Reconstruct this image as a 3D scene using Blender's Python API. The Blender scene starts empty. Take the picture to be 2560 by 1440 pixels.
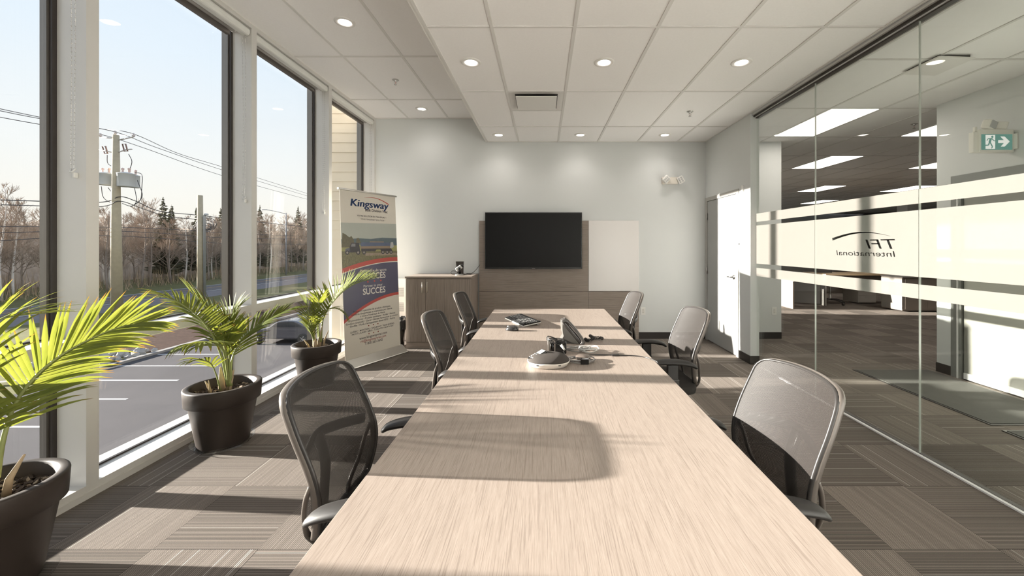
import bpy, bmesh, math, random
from mathutils import Vector, Matrix, Euler, noise
random.seed(7)
PI = math.pi
SC = bpy.context.scene
COL = SC.collection
H = 1.42          # camera height
F = 1002.0        # focal length in pixels of the 2560 wide frame
ZC = 3.0185       # main ceiling
ZU = 3.379        # raised ceiling along the windows
YB = 6.144        # back wall
XW = -2.565       # inner face of the window wall
XD = 2.49         # face of the door wall
XG = 2.567        # glass partition
ZG = -4.58        # ground outside

def P(px, py, Y):
    return Vector(((px - 1358) * Y / F, Y, H - (py - 615) * Y / F))

# ---------------------------------------------------------------- materials
def newmat(name):
    m = bpy.data.materials.new(name); m.use_nodes = True
    nt = m.node_tree; nt.nodes.clear()
    out = nt.nodes.new('ShaderNodeOutputMaterial')
    return m, nt, out

def principled(nt, col=(0.5, 0.5, 0.5), rough=0.5, metal=0.0, spec=0.5, coat=0.0, trans=0.0):
    b = nt.nodes.new('ShaderNodeBsdfPrincipled')
    if col is not None: b.inputs['Base Color'].default_value = (*col, 1)
    b.inputs['Roughness'].default_value = rough
    b.inputs['Metallic'].default_value = metal
    b.inputs['Specular IOR Level'].default_value = spec
    b.inputs['Coat Weight'].default_value = coat
    b.inputs['Transmission Weight'].default_value = trans
    return b

def mth(nt, op, a, b=None, c=None, clamp=False):
    n = nt.nodes.new('ShaderNodeMath'); n.operation = op; n.use_clamp = clamp
    for i, v in enumerate((a, b, c)):
        if v is None: continue
        if isinstance(v, (int, float)): n.inputs[i].default_value = v
        else: nt.links.new(v, n.inputs[i])
    return n.outputs[0]

def mixc(nt, f, a, b, mode='MIX'):
    n = nt.nodes.new('ShaderNodeMix'); n.data_type = 'RGBA'; n.blend_type = mode
    for i, v in ((0, f), (6, a), (7, b)):
        if isinstance(v, (int, float)): n.inputs[i].default_value = v
        elif isinstance(v, tuple): n.inputs[i].default_value = (*v, 1)
        else: nt.links.new(v, n.inputs[i])
    return n.outputs[2]

def coord(nt, kind='Object'):
    return nt.nodes.new('ShaderNodeTexCoord').outputs[kind]

def sepxyz(nt, v):
    n = nt.nodes.new('ShaderNodeSeparateXYZ'); nt.links.new(v, n.inputs[0]); return n.outputs

def comb(nt, x, y, z):
    n = nt.nodes.new('ShaderNodeCombineXYZ')
    for i, v in enumerate((x, y, z)):
        if isinstance(v, (int, float)): n.inputs[i].default_value = v
        else: nt.links.new(v, n.inputs[i])
    return n.outputs[0]

def noise_tex(nt, vec, scale, detail=3, rough=0.5):
    n = nt.nodes.new('ShaderNodeTexNoise')
    n.inputs['Scale'].default_value = scale; n.inputs['Detail'].default_value = detail
    n.inputs['Roughness'].default_value = rough
    if vec is not None: nt.links.new(vec, n.inputs['Vector'])
    return n.outputs['Fac']

def vscale(nt, v, s):
    n = nt.nodes.new('ShaderNodeVectorMath'); n.operation = 'MULTIPLY'
    nt.links.new(v, n.inputs[0]); n.inputs[1].default_value = s
    return n.outputs[0]

def bump(nt, h, strength=0.2, dist=0.01):
    n = nt.nodes.new('ShaderNodeBump'); n.inputs['Strength'].default_value = strength
    n.inputs['Distance'].default_value = dist
    nt.links.new(h, n.inputs['Height']); return n.outputs[0]

MATS = {}
def M(name, col=None, rough=0.5, metal=0.0, spec=0.5, coat=0.0, var=0.0, vs=30, bmp=0.0, bs=200):
    """A plain material with slight procedural variation."""
    if name in MATS: return MATS[name]
    m, nt, out = newmat(name)
    b = principled(nt, col, rough, metal, spec, coat)
    if var or bmp:
        oc = coord(nt)
        if var:
            f = noise_tex(nt, oc, vs, 4)
            lo = tuple(c * (1 - var) for c in col); hi = tuple(min(1, c * (1 + var)) for c in col)
            nt.links.new(mixc(nt, f, lo, hi), b.inputs['Base Color'])
        if bmp:
            nt.links.new(bump(nt, noise_tex(nt, oc, bs, 2), bmp, 0.002), b.inputs['Normal'])
    nt.links.new(b.outputs[0], out.inputs[0])
    MATS[name] = m
    return m

def emis(name, col, s):
    if name in MATS: return MATS[name]
    m, nt, out = newmat(name)
    e = nt.nodes.new('ShaderNodeEmission'); e.inputs[0].default_value = (*col, 1); e.inputs[1].default_value = s
    nt.links.new(e.outputs[0], out.inputs[0]); MATS[name] = m
    return m

def glass_mat(name, tint=(1, 1, 1), f0=0.04, gain=1.0):
    """Thin pane: clear, with Schlick reflection from each face."""
    m, nt, out = newmat(name)
    g = nt.nodes.new('ShaderNodeNewGeometry')
    d = nt.nodes.new('ShaderNodeVectorMath'); d.operation = 'DOT_PRODUCT'
    nt.links.new(g.outputs['Incoming'], d.inputs[0]); nt.links.new(g.outputs['Normal'], d.inputs[1])
    c = mth(nt, 'ABSOLUTE', d.outputs['Value'])
    k = mth(nt, 'POWER', mth(nt, 'SUBTRACT', 1.0, c, clamp=True), 5.0)
    fr = mth(nt, 'MULTIPLY', mth(nt, 'ADD', mth(nt, 'MULTIPLY', k, 1 - f0), f0), gain, clamp=True)
    t = nt.nodes.new('ShaderNodeBsdfTransparent'); t.inputs[0].default_value = (*tint, 1)
    s = nt.nodes.new('ShaderNodeBsdfGlossy'); s.inputs['Roughness'].default_value = 0.0
    mx = nt.nodes.new('ShaderNodeMixShader')
    nt.links.new(fr, mx.inputs[0]); nt.links.new(t.outputs[0], mx.inputs[1]); nt.links.new(s.outputs[0], mx.inputs[2])
    nt.links.new(mx.outputs[0], out.inputs[0]); MATS[name] = m
    return m

# ---------------------------------------------------------------- mesh builder
class MB:
    def __init__(s):
        s.bm = bmesh.new(); s.mats = []; s.uv = None
    def mi(s, mat):
        if mat is None: return 0
        if mat not in s.mats: s.mats.append(mat)
        return s.mats.index(mat)
    def poly(s, pts, mat=None, smooth=False):
        vs = [s.bm.verts.new(Vector(p)) for p in pts]
        try: f = s.bm.faces.new(vs)
        except ValueError: return None
        f.material_index = s.mi(mat); f.smooth = smooth
        return f
    def polys(s, pts, mat=None):
        s.poly(pts, mat); return s
    def box(s, x0, x1, y0, y1, z0, z1, mat=None, bev=0.0, seg=2, T=None):
        g = bmesh.ops.create_cube(s.bm, size=1.0)['verts']
        for v in g:
            v.co = Vector(((x0 + x1) / 2 + v.co.x * (x1 - x0), (y0 + y1) / 2 + v.co.y * (y1 - y0), (z0 + z1) / 2 + v.co.z * (z1 - z0)))
        fs = {f for v in g for f in v.link_faces}
        if bev > 0:
            es = {e for f in fs for e in f.edges}
            r = bmesh.ops.bevel(s.bm, geom=list(es), offset=bev, segments=seg, affect='EDGES', profile=0.5)
            fs = {f for f in r['faces']} | {f for v in r['verts'] for f in v.link_faces}
            for f in fs: f.smooth = False
        k = s.mi(mat)
        for f in fs: f.material_index = k
        if T is not None:
            vs = {v for f in fs for v in f.verts}
            for v in vs: v.co = T @ v.co
        return s
    def tube(s, pts, r, mat=None, n=8, closed=False, caps=True, flat=None, up=None):
        """Sweep a round (or flat=(a,b) elliptical / rectangular) section along pts."""
        pts = [Vector(p) for p in pts]; N = len(pts); k = s.mi(mat)
        rings = []; prev = None
        for i, p in enumerate(pts):
            a = pts[(i - 1) % N] if (closed or i > 0) else p
            b = pts[(i + 1) % N] if (closed or i < N - 1) else p
            t = (b - a)
            if t.length < 1e-9: t = Vector((0, 0, 1))
            t.normalize()
            if up is not None:
                u = Vector(up(i) if callable(up) else up)
                u = (u - t * u.dot(t))
                if u.length < 1e-6: u = t.orthogonal()
            elif prev is None:
                u = t.orthogonal()
            else:
                u = prev - t * prev.dot(t)
                if u.length < 1e-6: u = t.orthogonal()
            u.normalize(); prev = u; w = t.cross(u)
            rr = r[i] if isinstance(r, (list, tuple)) else r
            ra, rb = (rr, rr) if flat is None else (rr * flat[0], rr * flat[1])
            ring = []
            for j in range(n):
                an = 2 * PI * (j + 0.5) / n
                ring.append(s.bm.verts.new(p + u * (math.cos(an) * ra) + w * (math.sin(an) * rb)))
            rings.append(ring)
        M_ = N if closed else N - 1
        for i in range(M_):
            A = rings[i]; B = rings[(i + 1) % N]
            for j in range(n):
                try:
                    f = s.bm.faces.new((A[j], A[(j + 1) % n], B[(j + 1) % n], B[j])); f.material_index = k; f.smooth = n > 4
                except ValueError: pass
        if caps and not closed:
            for ring in (rings[0][::-1], rings[-1]):
                f = s.bm.faces.new(ring); f.material_index = k
        return s
    def lathe(s, prof, c=(0, 0, 0), mat=None, n=32, axis='Z', T=None, smooth=True, sx=1, sy=1):
        c = Vector(c); rings = []; k = s.mi(mat)
        for (r, z) in prof:
            ring = []
            if r < 1e-6:
                co = Vector((0, 0, z)); ring = [co]
            else:
                ring = [Vector((math.cos(2 * PI * j / n) * r * sx, math.sin(2 * PI * j / n) * r * sy, z)) for j in range(n)]
            vs = []
            for co in ring:
                if axis == 'Y': co = Vector((co.x, co.z, co.y))
                elif axis == 'X': co = Vector((co.z, co.x, co.y))
                if T is not None: co = T @ co
                vs.append(s.bm.verts.new(c + co))
            rings.append(vs)
        for A, B in zip(rings, rings[1:]):
            for j in range(n):
                a = A if len(A) > 1 else None; b = B if len(B) > 1 else None
                if a and b: q = (A[j], A[(j + 1) % n], B[(j + 1) % n], B[j])
                elif a: q = (A[j], A[(j + 1) % n], B[0])
                elif b: q = (A[0], B[(j + 1) % n], B[j])
                else: continue
                try:
                    f = s.bm.faces.new(q); f.material_index = k; f.smooth = smooth
                except ValueError: pass
        return s
    def prism(s, pts, d, mat=None, T=None):
        """pts: 2D outline, extruded from z=0 to z=d, then T."""
        k = s.mi(mat)
        A = [s.bm.verts.new(Vector((p[0], p[1], 0))) for p in pts]
        B = [s.bm.verts.new(Vector((p[0], p[1], d))) for p in pts]
        fs = [s.bm.faces.new(A[::-1]), s.bm.faces.new(B)]
        n = len(pts)
        for j in range(n): fs.append(s.bm.faces.new((A[j], A[(j + 1) % n], B[(j + 1) % n], B[j])))
        for f in fs: f.material_index = k
        if T is not None:
            for v in A + B: v.co = T @ v.co
        return s
    def addmesh(s, me, T, mat=None):
        k = s.mi(mat); n0 = len(s.bm.verts); f0 = len(s.bm.faces)
        s.bm.from_mesh(me)
        s.bm.verts.ensure_lookup_table(); s.bm.faces.ensure_lookup_table()
        for v in s.bm.verts[n0:]: v.co = T @ v.co
        for f in s.bm.faces[f0:]: f.material_index = k
        return s
    def xf(s, T):
        for v in s.bm.verts: v.co = T @ v.co
        return s
    def mesh(s, name, default=None, recalc=True):
        if recalc: bmesh.ops.recalc_face_normals(s.bm, faces=s.bm.faces)
        me = bpy.data.meshes.new(name); s.bm.to_mesh(me); s.bm.free()
        for m in (s.mats or ([default] if default else [])): me.materials.append(m)
        return me
    def build(s, name, mat=None, parent=None, loc=None, recalc=True, bevel=0):
        me = s.mesh(name, mat, recalc)
        o = bpy.data.objects.new(name, me); COL.objects.link(o)
        if parent: o.parent = parent
        if loc: o.location = loc
        if bevel:
            b = o.modifiers.new('bevel', 'BEVEL'); b.width = bevel; b.segments = 2; b.limit_method = 'ANGLE'
        return o

def thing(name, label, cat, loc=(0, 0, 0), rz=0.0, group=None, kind=None):
    o = bpy.data.objects.new(name, None); COL.objects.link(o)
    o.location = loc; o.rotation_euler = (0, 0, rz); o.empty_display_size = 0.05
    if label: o['label'] = label
    if cat: o['category'] = cat
    if group: o['group'] = group
    if kind: o['kind'] = kind
    return o

def tag(o, label=None, cat=None, group=None, kind=None):
    if label: o['label'] = label
    if cat: o['category'] = cat
    if group: o['group'] = group
    if kind: o['kind'] = kind
    return o

def copy_tree(o, parent=None):
    c = o.copy(); COL.objects.link(c); c.parent = parent
    for ch in list(o.children):
        copy_tree(ch, c)
    return c

def catmull(pts, n=8):
    pts = [Vector(p) for p in pts]
    q = [pts[0] * 2 - pts[1]] + pts + [pts[-1] * 2 - pts[-2]]
    out = []
    for i in range(1, len(q) - 2):
        p0, p1, p2, p3 = q[i - 1:i + 3]
        for k in range(n):
            t = k / n
            out.append(0.5 * ((2 * p1) + (p2 - p0) * t + (2 * p0 - 5 * p1 + 4 * p2 - p3) * t * t + (3 * p1 - p0 - 3 * p2 + p3) * t ** 3))
    out.append(pts[-1]); return out

def text_mesh(body, size=1.0, shear=0.0, offset=0.0, align='CENTER', spacing=1.0):
    cu = bpy.data.curves.new('lettering', 'FONT')
    cu.body = body; cu.size = size; cu.shear = shear; cu.offset = offset; cu.align_x = align; cu.space_character = spacing
    cu.resolution_u = 3
    o = bpy.data.objects.new('lettering', cu); COL.objects.link(o)
    dg = bpy.context.evaluated_depsgraph_get()
    me = bpy.data.meshes.new_from_object(o.evaluated_get(dg))
    bpy.data.objects.remove(o); return me

def fit_text(mb, body, cx, base, w, T, mat, hs=1.0, shear=0.0, bold=0.0, left=None):
    """Lay a line of lettering w wide, centred on cx (or starting at left), its baseline at base, in the plane of T."""
    me = text_mesh(body, 1.0, shear, bold)
    xs = [v.co.x for v in me.vertices]
    x0, x1 = min(xs), max(xs); k = w / (x1 - x0)
    ox = (left - x0 * k) if left is not None else (cx - (x0 + x1) / 2 * k)
    L = Matrix.Translation((ox, base, 0)) @ Matrix.Diagonal((k, k * hs, 1, 1))
    mb.addmesh(me, T @ L, mat); bpy.data.meshes.remove(me)
# ---------------------------------------------------------------- shared materials
wall_paint = M('wall paint', (0.655, 0.670, 0.665), 0.55, spec=0.3, bmp=0.05, bs=300, var=0.015, vs=3)
office_paint = M('office wall paint', (0.55, 0.54, 0.50), 0.6, spec=0.3, var=0.02, vs=3)
tile_white = M('ceiling tile', (0.93, 0.915, 0.905), 0.9, spec=0.1, bmp=0.15, bs=160, var=0.03, vs=60)
grid_white = M('ceiling grid', (0.74, 0.725, 0.70), 0.5, spec=0.3)
alu = M('anodised frame', (0.64, 0.625, 0.60), 0.38, metal=0.12, spec=0.5, var=0.02, vs=4)
alu_white = M('white frame', (0.80, 0.80, 0.80), 0.35, spec=0.5)
gasket = M('dark gasket', (0.035, 0.028, 0.025), 0.4)
bronze = M('grey inner frame', (0.20, 0.185, 0.17), 0.3, metal=0.6)
black = M('black plastic', (0.022, 0.020, 0.019), 0.38, bmp=0.1, bs=900)
blackg = M('glossy black', (0.012, 0.012, 0.012), 0.12)
white_pl = M('white plastic', (0.78, 0.77, 0.74), 0.35)
chrome = M('chrome', (0.72, 0.71, 0.70), 0.15, metal=1.0)
steel = M('brushed steel', (0.50, 0.49, 0.47), 0.3, metal=1.0)
champagne = M('champagne shell', (0.125, 0.108, 0.095), 0.36, metal=0.15, coat=0.1)
base_black = M('rubber baseboard', (0.030, 0.025, 0.022), 0.45)
glass_win = glass_mat('window glass', (0.97, 0.985, 0.98), 0.04, 0.5)
glass_part = glass_mat('partition glass', (0.955, 0.965, 0.95), 0.04, 0.8)
glass_clear = glass_mat('clear plastic', (0.95, 0.96, 0.96), 0.05, 1.0)

def carpet_mat(name, ox, oy, base=1.0):
    m, nt, out = newmat(name)
    oc = coord(nt); x, y, z = sepxyz(nt, oc)
    X = mth(nt, 'DIVIDE', mth(nt, 'SUBTRACT', x, ox), 0.495)
    Y = mth(nt, 'DIVIDE', mth(nt, 'SUBTRACT', y, oy), 0.495)
    ix = mth(nt, 'FLOOR', X); iy = mth(nt, 'FLOOR', Y)
    par = mth(nt, 'MODULO', mth(nt, 'ADD', mth(nt, 'ADD', ix, iy), 1000), 2.0)      # 0 / 1 quarter turned
    # coordinate across the ribs
    u = mth(nt, 'ADD', mth(nt, 'MULTIPLY', x, par), mth(nt, 'MULTIPLY', y, mth(nt, 'SUBTRACT', 1.0, par)))
    w = mth(nt, 'ADD', mth(nt, 'MULTIPLY', y, par), mth(nt, 'MULTIPLY', x, mth(nt, 'SUBTRACT', 1.0, par)))
    rib = 0.0088
    U = mth(nt, 'DIVIDE', u, rib)
    fr = mth(nt, 'FRACT', mth(nt, 'ADD', U, 4000))
    gap = mth(nt, 'LESS_THAN', fr, 0.30)
    iu = mth(nt, 'FLOOR', mth(nt, 'ADD', U, 4000))
    wn = nt.nodes.new('ShaderNodeTexWhiteNoise'); wn.noise_dimensions = '3D'
    nt.links.new(comb(nt, iu, ix, iy), wn.inputs['Vector'])
    r = wn.outputs['Value']
    wt = nt.nodes.new('ShaderNodeTexWhiteNoise'); wt.noise_dimensions = '3D'
    nt.links.new(comb(nt, ix, iy, 7.3), wt.inputs['Vector'])
    tr = wt.outputs['Value']
    # yarn colours
    fine = noise_tex(nt, vscale(nt, oc, (1, 1, 1)), 420, 2)
    k = 0.90 * base
    ca = tuple(c * k for c in (0.175, 0.150, 0.132)); cb = tuple(c * k for c in (0.275, 0.240, 0.212))
    c1 = mixc(nt, r, ca, cb)
    c1 = mixc(nt, mth(nt, 'MULTIPLY', fine, 1.0), mixc(nt, 0.35, c1, (0.03, 0.026, 0.024)), mixc(nt, 0.25, c1, (0.55, 0.47, 0.40)))
    light = mth(nt, 'GREATER_THAN', r, 0.95)
    lw = mth(nt, 'MULTIPLY', light, mth(nt, 'LESS_THAN', mth(nt, 'ABSOLUTE', mth(nt, 'SUBTRACT', fr, 0.62)), 0.13))
    c2 = mixc(nt, gap, c1, (0.058, 0.051, 0.047))
    c3 = mixc(nt, lw, c2, (0.52, 0.50, 0.46))
    tv = mth(nt, 'ADD', mth(nt, 'ADD', mth(nt, 'MULTIPLY', tr, 0.22), 0.76), mth(nt, 'MULTIPLY', par, 0.24))  # random tile tone; sun catching the turned ribs is put into the colour
    seam = mth(nt, 'LESS_THAN', mth(nt, 'FRACT', mth(nt, 'ADD', X, 1000)), 0.006)
    seam2 = mth(nt, 'LESS_THAN', mth(nt, 'FRACT', mth(nt, 'ADD', Y, 1000)), 0.006)
    tv = mth(nt, 'MULTIPLY', tv, mth(nt, 'SUBTRACT', 1.0, mth(nt, 'MULTIPLY', mth(nt, 'MAXIMUM', seam, seam2), 0.45)))
    vm = nt.nodes.new('ShaderNodeVectorMath'); vm.operation = 'SCALE'
    nt.links.new(c3, vm.inputs[0]); nt.links.new(tv, vm.inputs['Scale'])
    b = principled(nt, None, 0.95, spec=0.1)
    nt.links.new(vm.outputs[0], b.inputs['Base Color'])
    hgt = mth(nt, 'ADD', mth(nt, 'SUBTRACT', 1.0, gap), mth(nt, 'MULTIPLY', fine, 0.8))
    nt.links.new(bump(nt, hgt, 0.5, 0.003), b.inputs['Normal'])
    nt.links.new(b.outputs[0], out.inputs[0]); MATS[name] = m
    return m
carpet = carpet_mat('striped carpet tiles', -1.83, 1.875)

def wood_mat(name, along, c0, c1, dark, fine=760.0, rough=0.42, spec=0.35, gloss_amt=0.0):
    """Straight-grained laminate; along = axis of the grain."""
    m, nt, out = newmat(name)
    oc = coord(nt)
    s = [1.0, 1.0, 1.0]; s['XYZ'.index(along)] = 0.022
    n1 = noise_tex(nt, vscale(nt, oc, tuple(s)), fine, 4, 0.65)
    s2 = [1.0, 1.0, 1.0]; s2['XYZ'.index(along)] = 0.05
    n2 = noise_tex(nt, vscale(nt, oc, tuple(s2)), fine * 0.12, 3, 0.5)
    s3 = [1.0, 1.0, 1.0]; s3['XYZ'.index(along)] = 0.014
    n3 = noise_tex(nt, vscale(nt, oc, tuple(s3)), fine * 0.55, 2, 0.5)
    a = mth(nt, 'SMOOTH_MIN', 1.0, mth(nt, 'MULTIPLY', mth(nt, 'SUBTRACT', n1, 0.32), 2.6), 0.1, clamp=True)
    base = mixc(nt, a, c0, c1)
    st = mth(nt, 'MULTIPLY', mth(nt, 'GREATER_THAN', n3, 0.60), 0.42)
    base = mixc(nt, st, base, dark)
    sh = mth(nt, 'ADD', mth(nt, 'MULTIPLY', n2, 0.14), 0.93)
    vm = nt.nodes.new('ShaderNodeVectorMath'); vm.operation = 'SCALE'
    nt.links.new(base, vm.inputs[0]); nt.links.new(sh, vm.inputs['Scale'])
    b = principled(nt, None, rough, spec=spec)
    nt.links.new(vm.outputs[0], b.inputs['Base Color'])
    nt.links.new(bump(nt, n1, 0.08, 0.001), b.inputs['Normal'])
    nt.links.new(b.outputs[0], out.inputs[0]); MATS[name] = m
    return m
WC = ((0.250, 0.204, 0.172), (0.352, 0.296, 0.256), (0.140, 0.110, 0.090))
wood_y = wood_mat('table laminate', 'Y', *WC)
WG = ((0.22, 0.178, 0.150), (0.345, 0.285, 0.245), (0.13, 0.105, 0.09))
wood_x = wood_mat('panel laminate', 'X', *WG, fine=200)
wood_z = wood_mat('cabinet laminate', 'Z', *WG, fine=200)

def film_mat():
    m, nt, out = newmat('frosted film')
    d = nt.nodes.new('ShaderNodeBsdfDiffuse'); d.inputs[0].default_value = (0.150, 0.140, 0.128, 1)
    t = nt.nodes.new('ShaderNodeBsdfTranslucent'); t.inputs[0].default_value = (0.60, 0.61, 0.58, 1)
    g = nt.nodes.new('ShaderNodeBsdfTransparent'); g.inputs[0].default_value = (0.9, 0.92, 0.9, 1)
    m1 = nt.nodes.new('ShaderNodeMixShader'); m1.inputs[0].default_value = 0.35
    nt.links.new(d.outputs[0], m1.inputs[1]); nt.links.new(t.outputs[0], m1.inputs[2])
    m2 = nt.nodes.new('ShaderNodeMixShader'); m2.inputs[0].default_value = 0.06
    nt.links.new(m1.outputs[0], m2.inputs[1]); nt.links.new(g.outputs[0], m2.inputs[2])
    nt.links.new(m2.outputs[0], out.inputs[0]); return m
film = film_mat()

def mesh_fabric():
    """Woven mesh of the chair backs: real see-through holes laid out in the UVs (metres)."""
    m, nt, out = newmat('woven mesh fabric')
    u, v, _ = sepxyz(nt, coord(nt, 'UV'))
    p = 0.0046
    row = mth(nt, 'DIVIDE', v, p * 0.62)
    sh = mth(nt, 'MULTIPLY', mth(nt, 'MODULO', mth(nt, 'ADD', mth(nt, 'FLOOR', row), 2000), 2.0), 0.5)
    fx = mth(nt, 'SUBTRACT', mth(nt, 'FRACT', mth(nt, 'ADD', mth(nt, 'ADD', mth(nt, 'DIVIDE', u, p), sh), 2000)), 0.5)
    fy = mth(nt, 'SUBTRACT', mth(nt, 'FRACT', mth(nt, 'ADD', row, 2000)), 0.5)
    d = mth(nt, 'SQRT', mth(nt, 'ADD', mth(nt, 'POWER', mth(nt, 'ABSOLUTE', fx), 2), mth(nt, 'MULTIPLY', mth(nt, 'POWER', mth(nt, 'ABSOLUTE', fy), 2), 0.75)))
    hole = mth(nt, 'LESS_THAN', d, 0.215)
    b = principled(nt, (0.019, 0.016, 0.0145), 0.6, spec=0.3)
    b.inputs['Sheen Weight'].default_value = 0.12; b.inputs['Sheen Roughness'].default_value = 0.4
    b.inputs['Sheen Tint'].default_value = (1.0, 0.95, 0.88, 1)
    t = nt.nodes.new('ShaderNodeBsdfTransparent')
    mx = nt.nodes.new('ShaderNodeMixShader')
    nt.links.new(hole, mx.inputs[0]); nt.links.new(b.outputs[0], mx.inputs[1]); nt.links.new(t.outputs[0], mx.inputs[2])
    nt.links.new(mx.outputs[0], out.inputs[0]); return m
mesh_fab = mesh_fabric()

def leaf_mat():
    m, nt, out = newmat('palm leaf')
    u, v, _ = sepxyz(nt, coord(nt, 'UV'))        # u: across, v: along the leaflet 0..1
    oc = coord(nt)
    n = noise_tex(nt, oc, 14, 3)
    ribs = mth(nt, 'FRACT', mth(nt, 'MULTIPLY', u, 5.0))
    col = mixc(nt, n, (0.100, 0.145, 0.030), (0.215, 0.235, 0.065))
    col = mixc(nt, mth(nt, 'MULTIPLY', mth(nt, 'LESS_THAN', ribs, 0.2), 0.25), col, (0.34, 0.42, 0.10))
    tip = mth(nt, 'MULTIPLY', mth(nt, 'SUBTRACT', mth(nt, 'ADD', v, mth(nt, 'MULTIPLY', n, 0.25)), 0.98), 8.0, clamp=True)
    col = mixc(nt, tip, col, (0.22, 0.12, 0.04))
    b = principled(nt, None, 0.55, spec=0.15); nt.links.new(col, b.inputs['Base Color'])
    t = nt.nodes.new('ShaderNodeBsdfTranslucent')
    vm = nt.nodes.new('ShaderNodeVectorMath'); vm.operation = 'MULTIPLY'
    nt.links.new(col, vm.inputs[0]); vm.inputs[1].default_value = (1.30, 1.15, 0.62)
    nt.links.new(vm.outputs[0], t.inputs[0])
    mx = nt.nodes.new('ShaderNodeMixShader'); mx.inputs[0].default_value = 0.5
    nt.links.new(b.outputs[0], mx.inputs[1]); nt.links.new(t.outputs[0], mx.inputs[2])
    nt.links.new(mx.outputs[0], out.inputs[0]); return m
leaf = leaf_mat()
# ---------------------------------------------------------------- room shell
def sbox(name, x0, x1, y0, y1, z0, z1, mat, parent=None, kind='structure', bev=0):
    o = MB().box(x0, x1, y0, y1, z0, z1, mat, bev).build(name, None, parent)
    if kind and parent is None: o['kind'] = kind
    return o
YR = -2.86     # rear wall
# floor of the room and of the office share one carpet
sbox('floor', -2.56, 16.0, YR, 20.0, -0.12, 0.0, carpet)

# ceilings
def ceiling(name, x0, x1, y0, y1, z, xs, ys, holes=(), side=None):
    mb = MB(); mb.box(x0, x1, y0, y1, z, z + 0.03, tile_white)
    o = mb.build(name); o['kind'] = 'structure'
    g = MB(); w = 0.0125
    for x in xs:
        if x0 < x < x1: g.box(x - w, x + w, y0, y1, z - 0.006, z + 0.001, grid_white)
    for y in ys:
        if y0 < y < y1: g.box(x0, x1, y - w * 0.9, y + w * 0.9, z - 0.0065, z + 0.001, grid_white)
    t = 0.011
    g.box(x0, x0 + 0.022, y0, y1, z - 0.008, z + 0.001, grid_white); g.box(x1 - 0.022, x1, y0, y1, z - 0.008, z + 0.001, grid_white)
    g.box(x0, x1, y1 - 0.022, y1, z - 0.008, z + 0.001, grid_white)
    g.build('ceiling_grid', None, o)
    return o
xs_m = [-0.375 + 0.606 * i for i in range(5)]
ys_m = [5.355 - 1.2185 * i for i in range(7)]
cm = ceiling('ceiling', -0.865, 2.50, YR, YB, ZC, xs_m, ys_m)
cu = ceiling('ceiling', XW - 0.02, -0.865, YR, YB, ZU, [-2.065, -1.455], ys_m)
# extra cross tee closing the supply-air tile
MB().box(-0.375, 0.231, 4.705, 4.729, ZC - 0.0065, ZC + 0.001, grid_white).build('cross_tee', None, cm)
# fascia of the bulkhead between the two ceiling levels
sbox('trim_1', -0.885, -0.865, YR, YB, ZC - 0.004, ZU + 0.02, M('bulkhead paint', (0.78, 0.765, 0.73), 0.5, spec=0.3))
xs_o = [3.335 - 0.61 + 0.61 * i for i in range(22)]
ys_o = [5.865 + 1.22 * (i - 5) for i in range(16)]
ceiling('ceiling', 2.62, 15.9, YR, 19.9, ZC, xs_o, ys_o)

# walls
sbox('wall_back', -2.70, 3.65, YB, YB + 0.14, 0, 3.6, wall_paint)
sbox('wall_rear', -2.75, 16.0, YR - 0.15, YR, 0, 3.6, wall_paint)
# wall with the door (opening y 5.15 .. 6.07)
w = MB()
w.box(XD, XD + 0.105, 4.817, 5.13, 0, ZC + 0.3, wall_paint)
w.box(XD, XD + 0.105, 6.09, YB, 0, ZC + 0.3, wall_paint)
w.box(XD, XD + 0.105, 5.13, 6.09, 2.13, ZC + 0.3, wall_paint)
w.build('wall_right')['kind'] = 'structure'
sbox('wall_right_rear', XD, XD + 0.105, YR, 0.62, 0, ZC + 0.3, wall_paint)
# baseboards
def ribbed(name, x0, x1, y0, y1, face):
    mb = MB(); mb.box(x0, x1, y0, y1, 0, 0.100, base_black)
    for k in range(7):
        z = 0.010 + k * 0.0125; e = 0.0022
        if face == '-Y': mb.box(x0, x1, y0 - e, y0, z, z + 0.006, base_black)
        elif face == '-X': mb.box(x0 - e, x0, y0, y1, z, z + 0.006, base_black)
    o = mb.build(name); o['kind'] = 'structure'; return o
ribbed('baseboard_back', 1.458, XD - 0.008, YB - 0.008, YB, '-Y')
ribbed('baseboard_back', 2.60, 3.65, YB - 0.008, YB, '-Y')
ribbed('baseboard_right', XD - 0.009, XD, 4.817, 5.085, '-X')
MB().box(XD - 0.009, XD + 0.105, 4.808, 4.817, 0, 0.1, base_black).build('baseboard_right')['kind'] = 'structure'

# ---- window wall --------------------------------------------------------
ym = [3.557 + 1.275 * k for k in range(-5, 3)]        # mullion centres
ym[-1] = YB - 0.03; ym[3] = 0.945
SILL, TR0, TR1, HD = 0.072, 0.838, 0.902, 3.335
tn = 2
for i, y in enumerate(ym):
    hw = 0.0325 if i < len(ym) - 1 else 0.024
    mb = MB()
    mb.box(XW - 0.175, XW, y - hw, y + hw, SILL, HD, alu)
    mb.box(-2.83, -2.76, y - 0.03, y + 0.03, ZG + 4.2, ZU + 0.1, bronze)
    o = mb.build('trim_%d' % tn); tn += 1; o['kind'] = 'structure'
# sill and head run behind the mullions' line
mb = MB(); mb.box(XW - 0.170, XW, YR, YB, 0.0, SILL, alu, 0); mb.box(XW, XW + 0.012, YR, YB, 0, 0.036, alu)
mb.build('trim_%d' % tn)['kind'] = 'structure'; tn += 1
mb = MB(); mb.box(XW - 0.170, XW, YR, YB, HD, ZU + 0.02, alu)
mb.build('trim_%d' % tn)['kind'] = 'structure'; tn += 1
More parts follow.
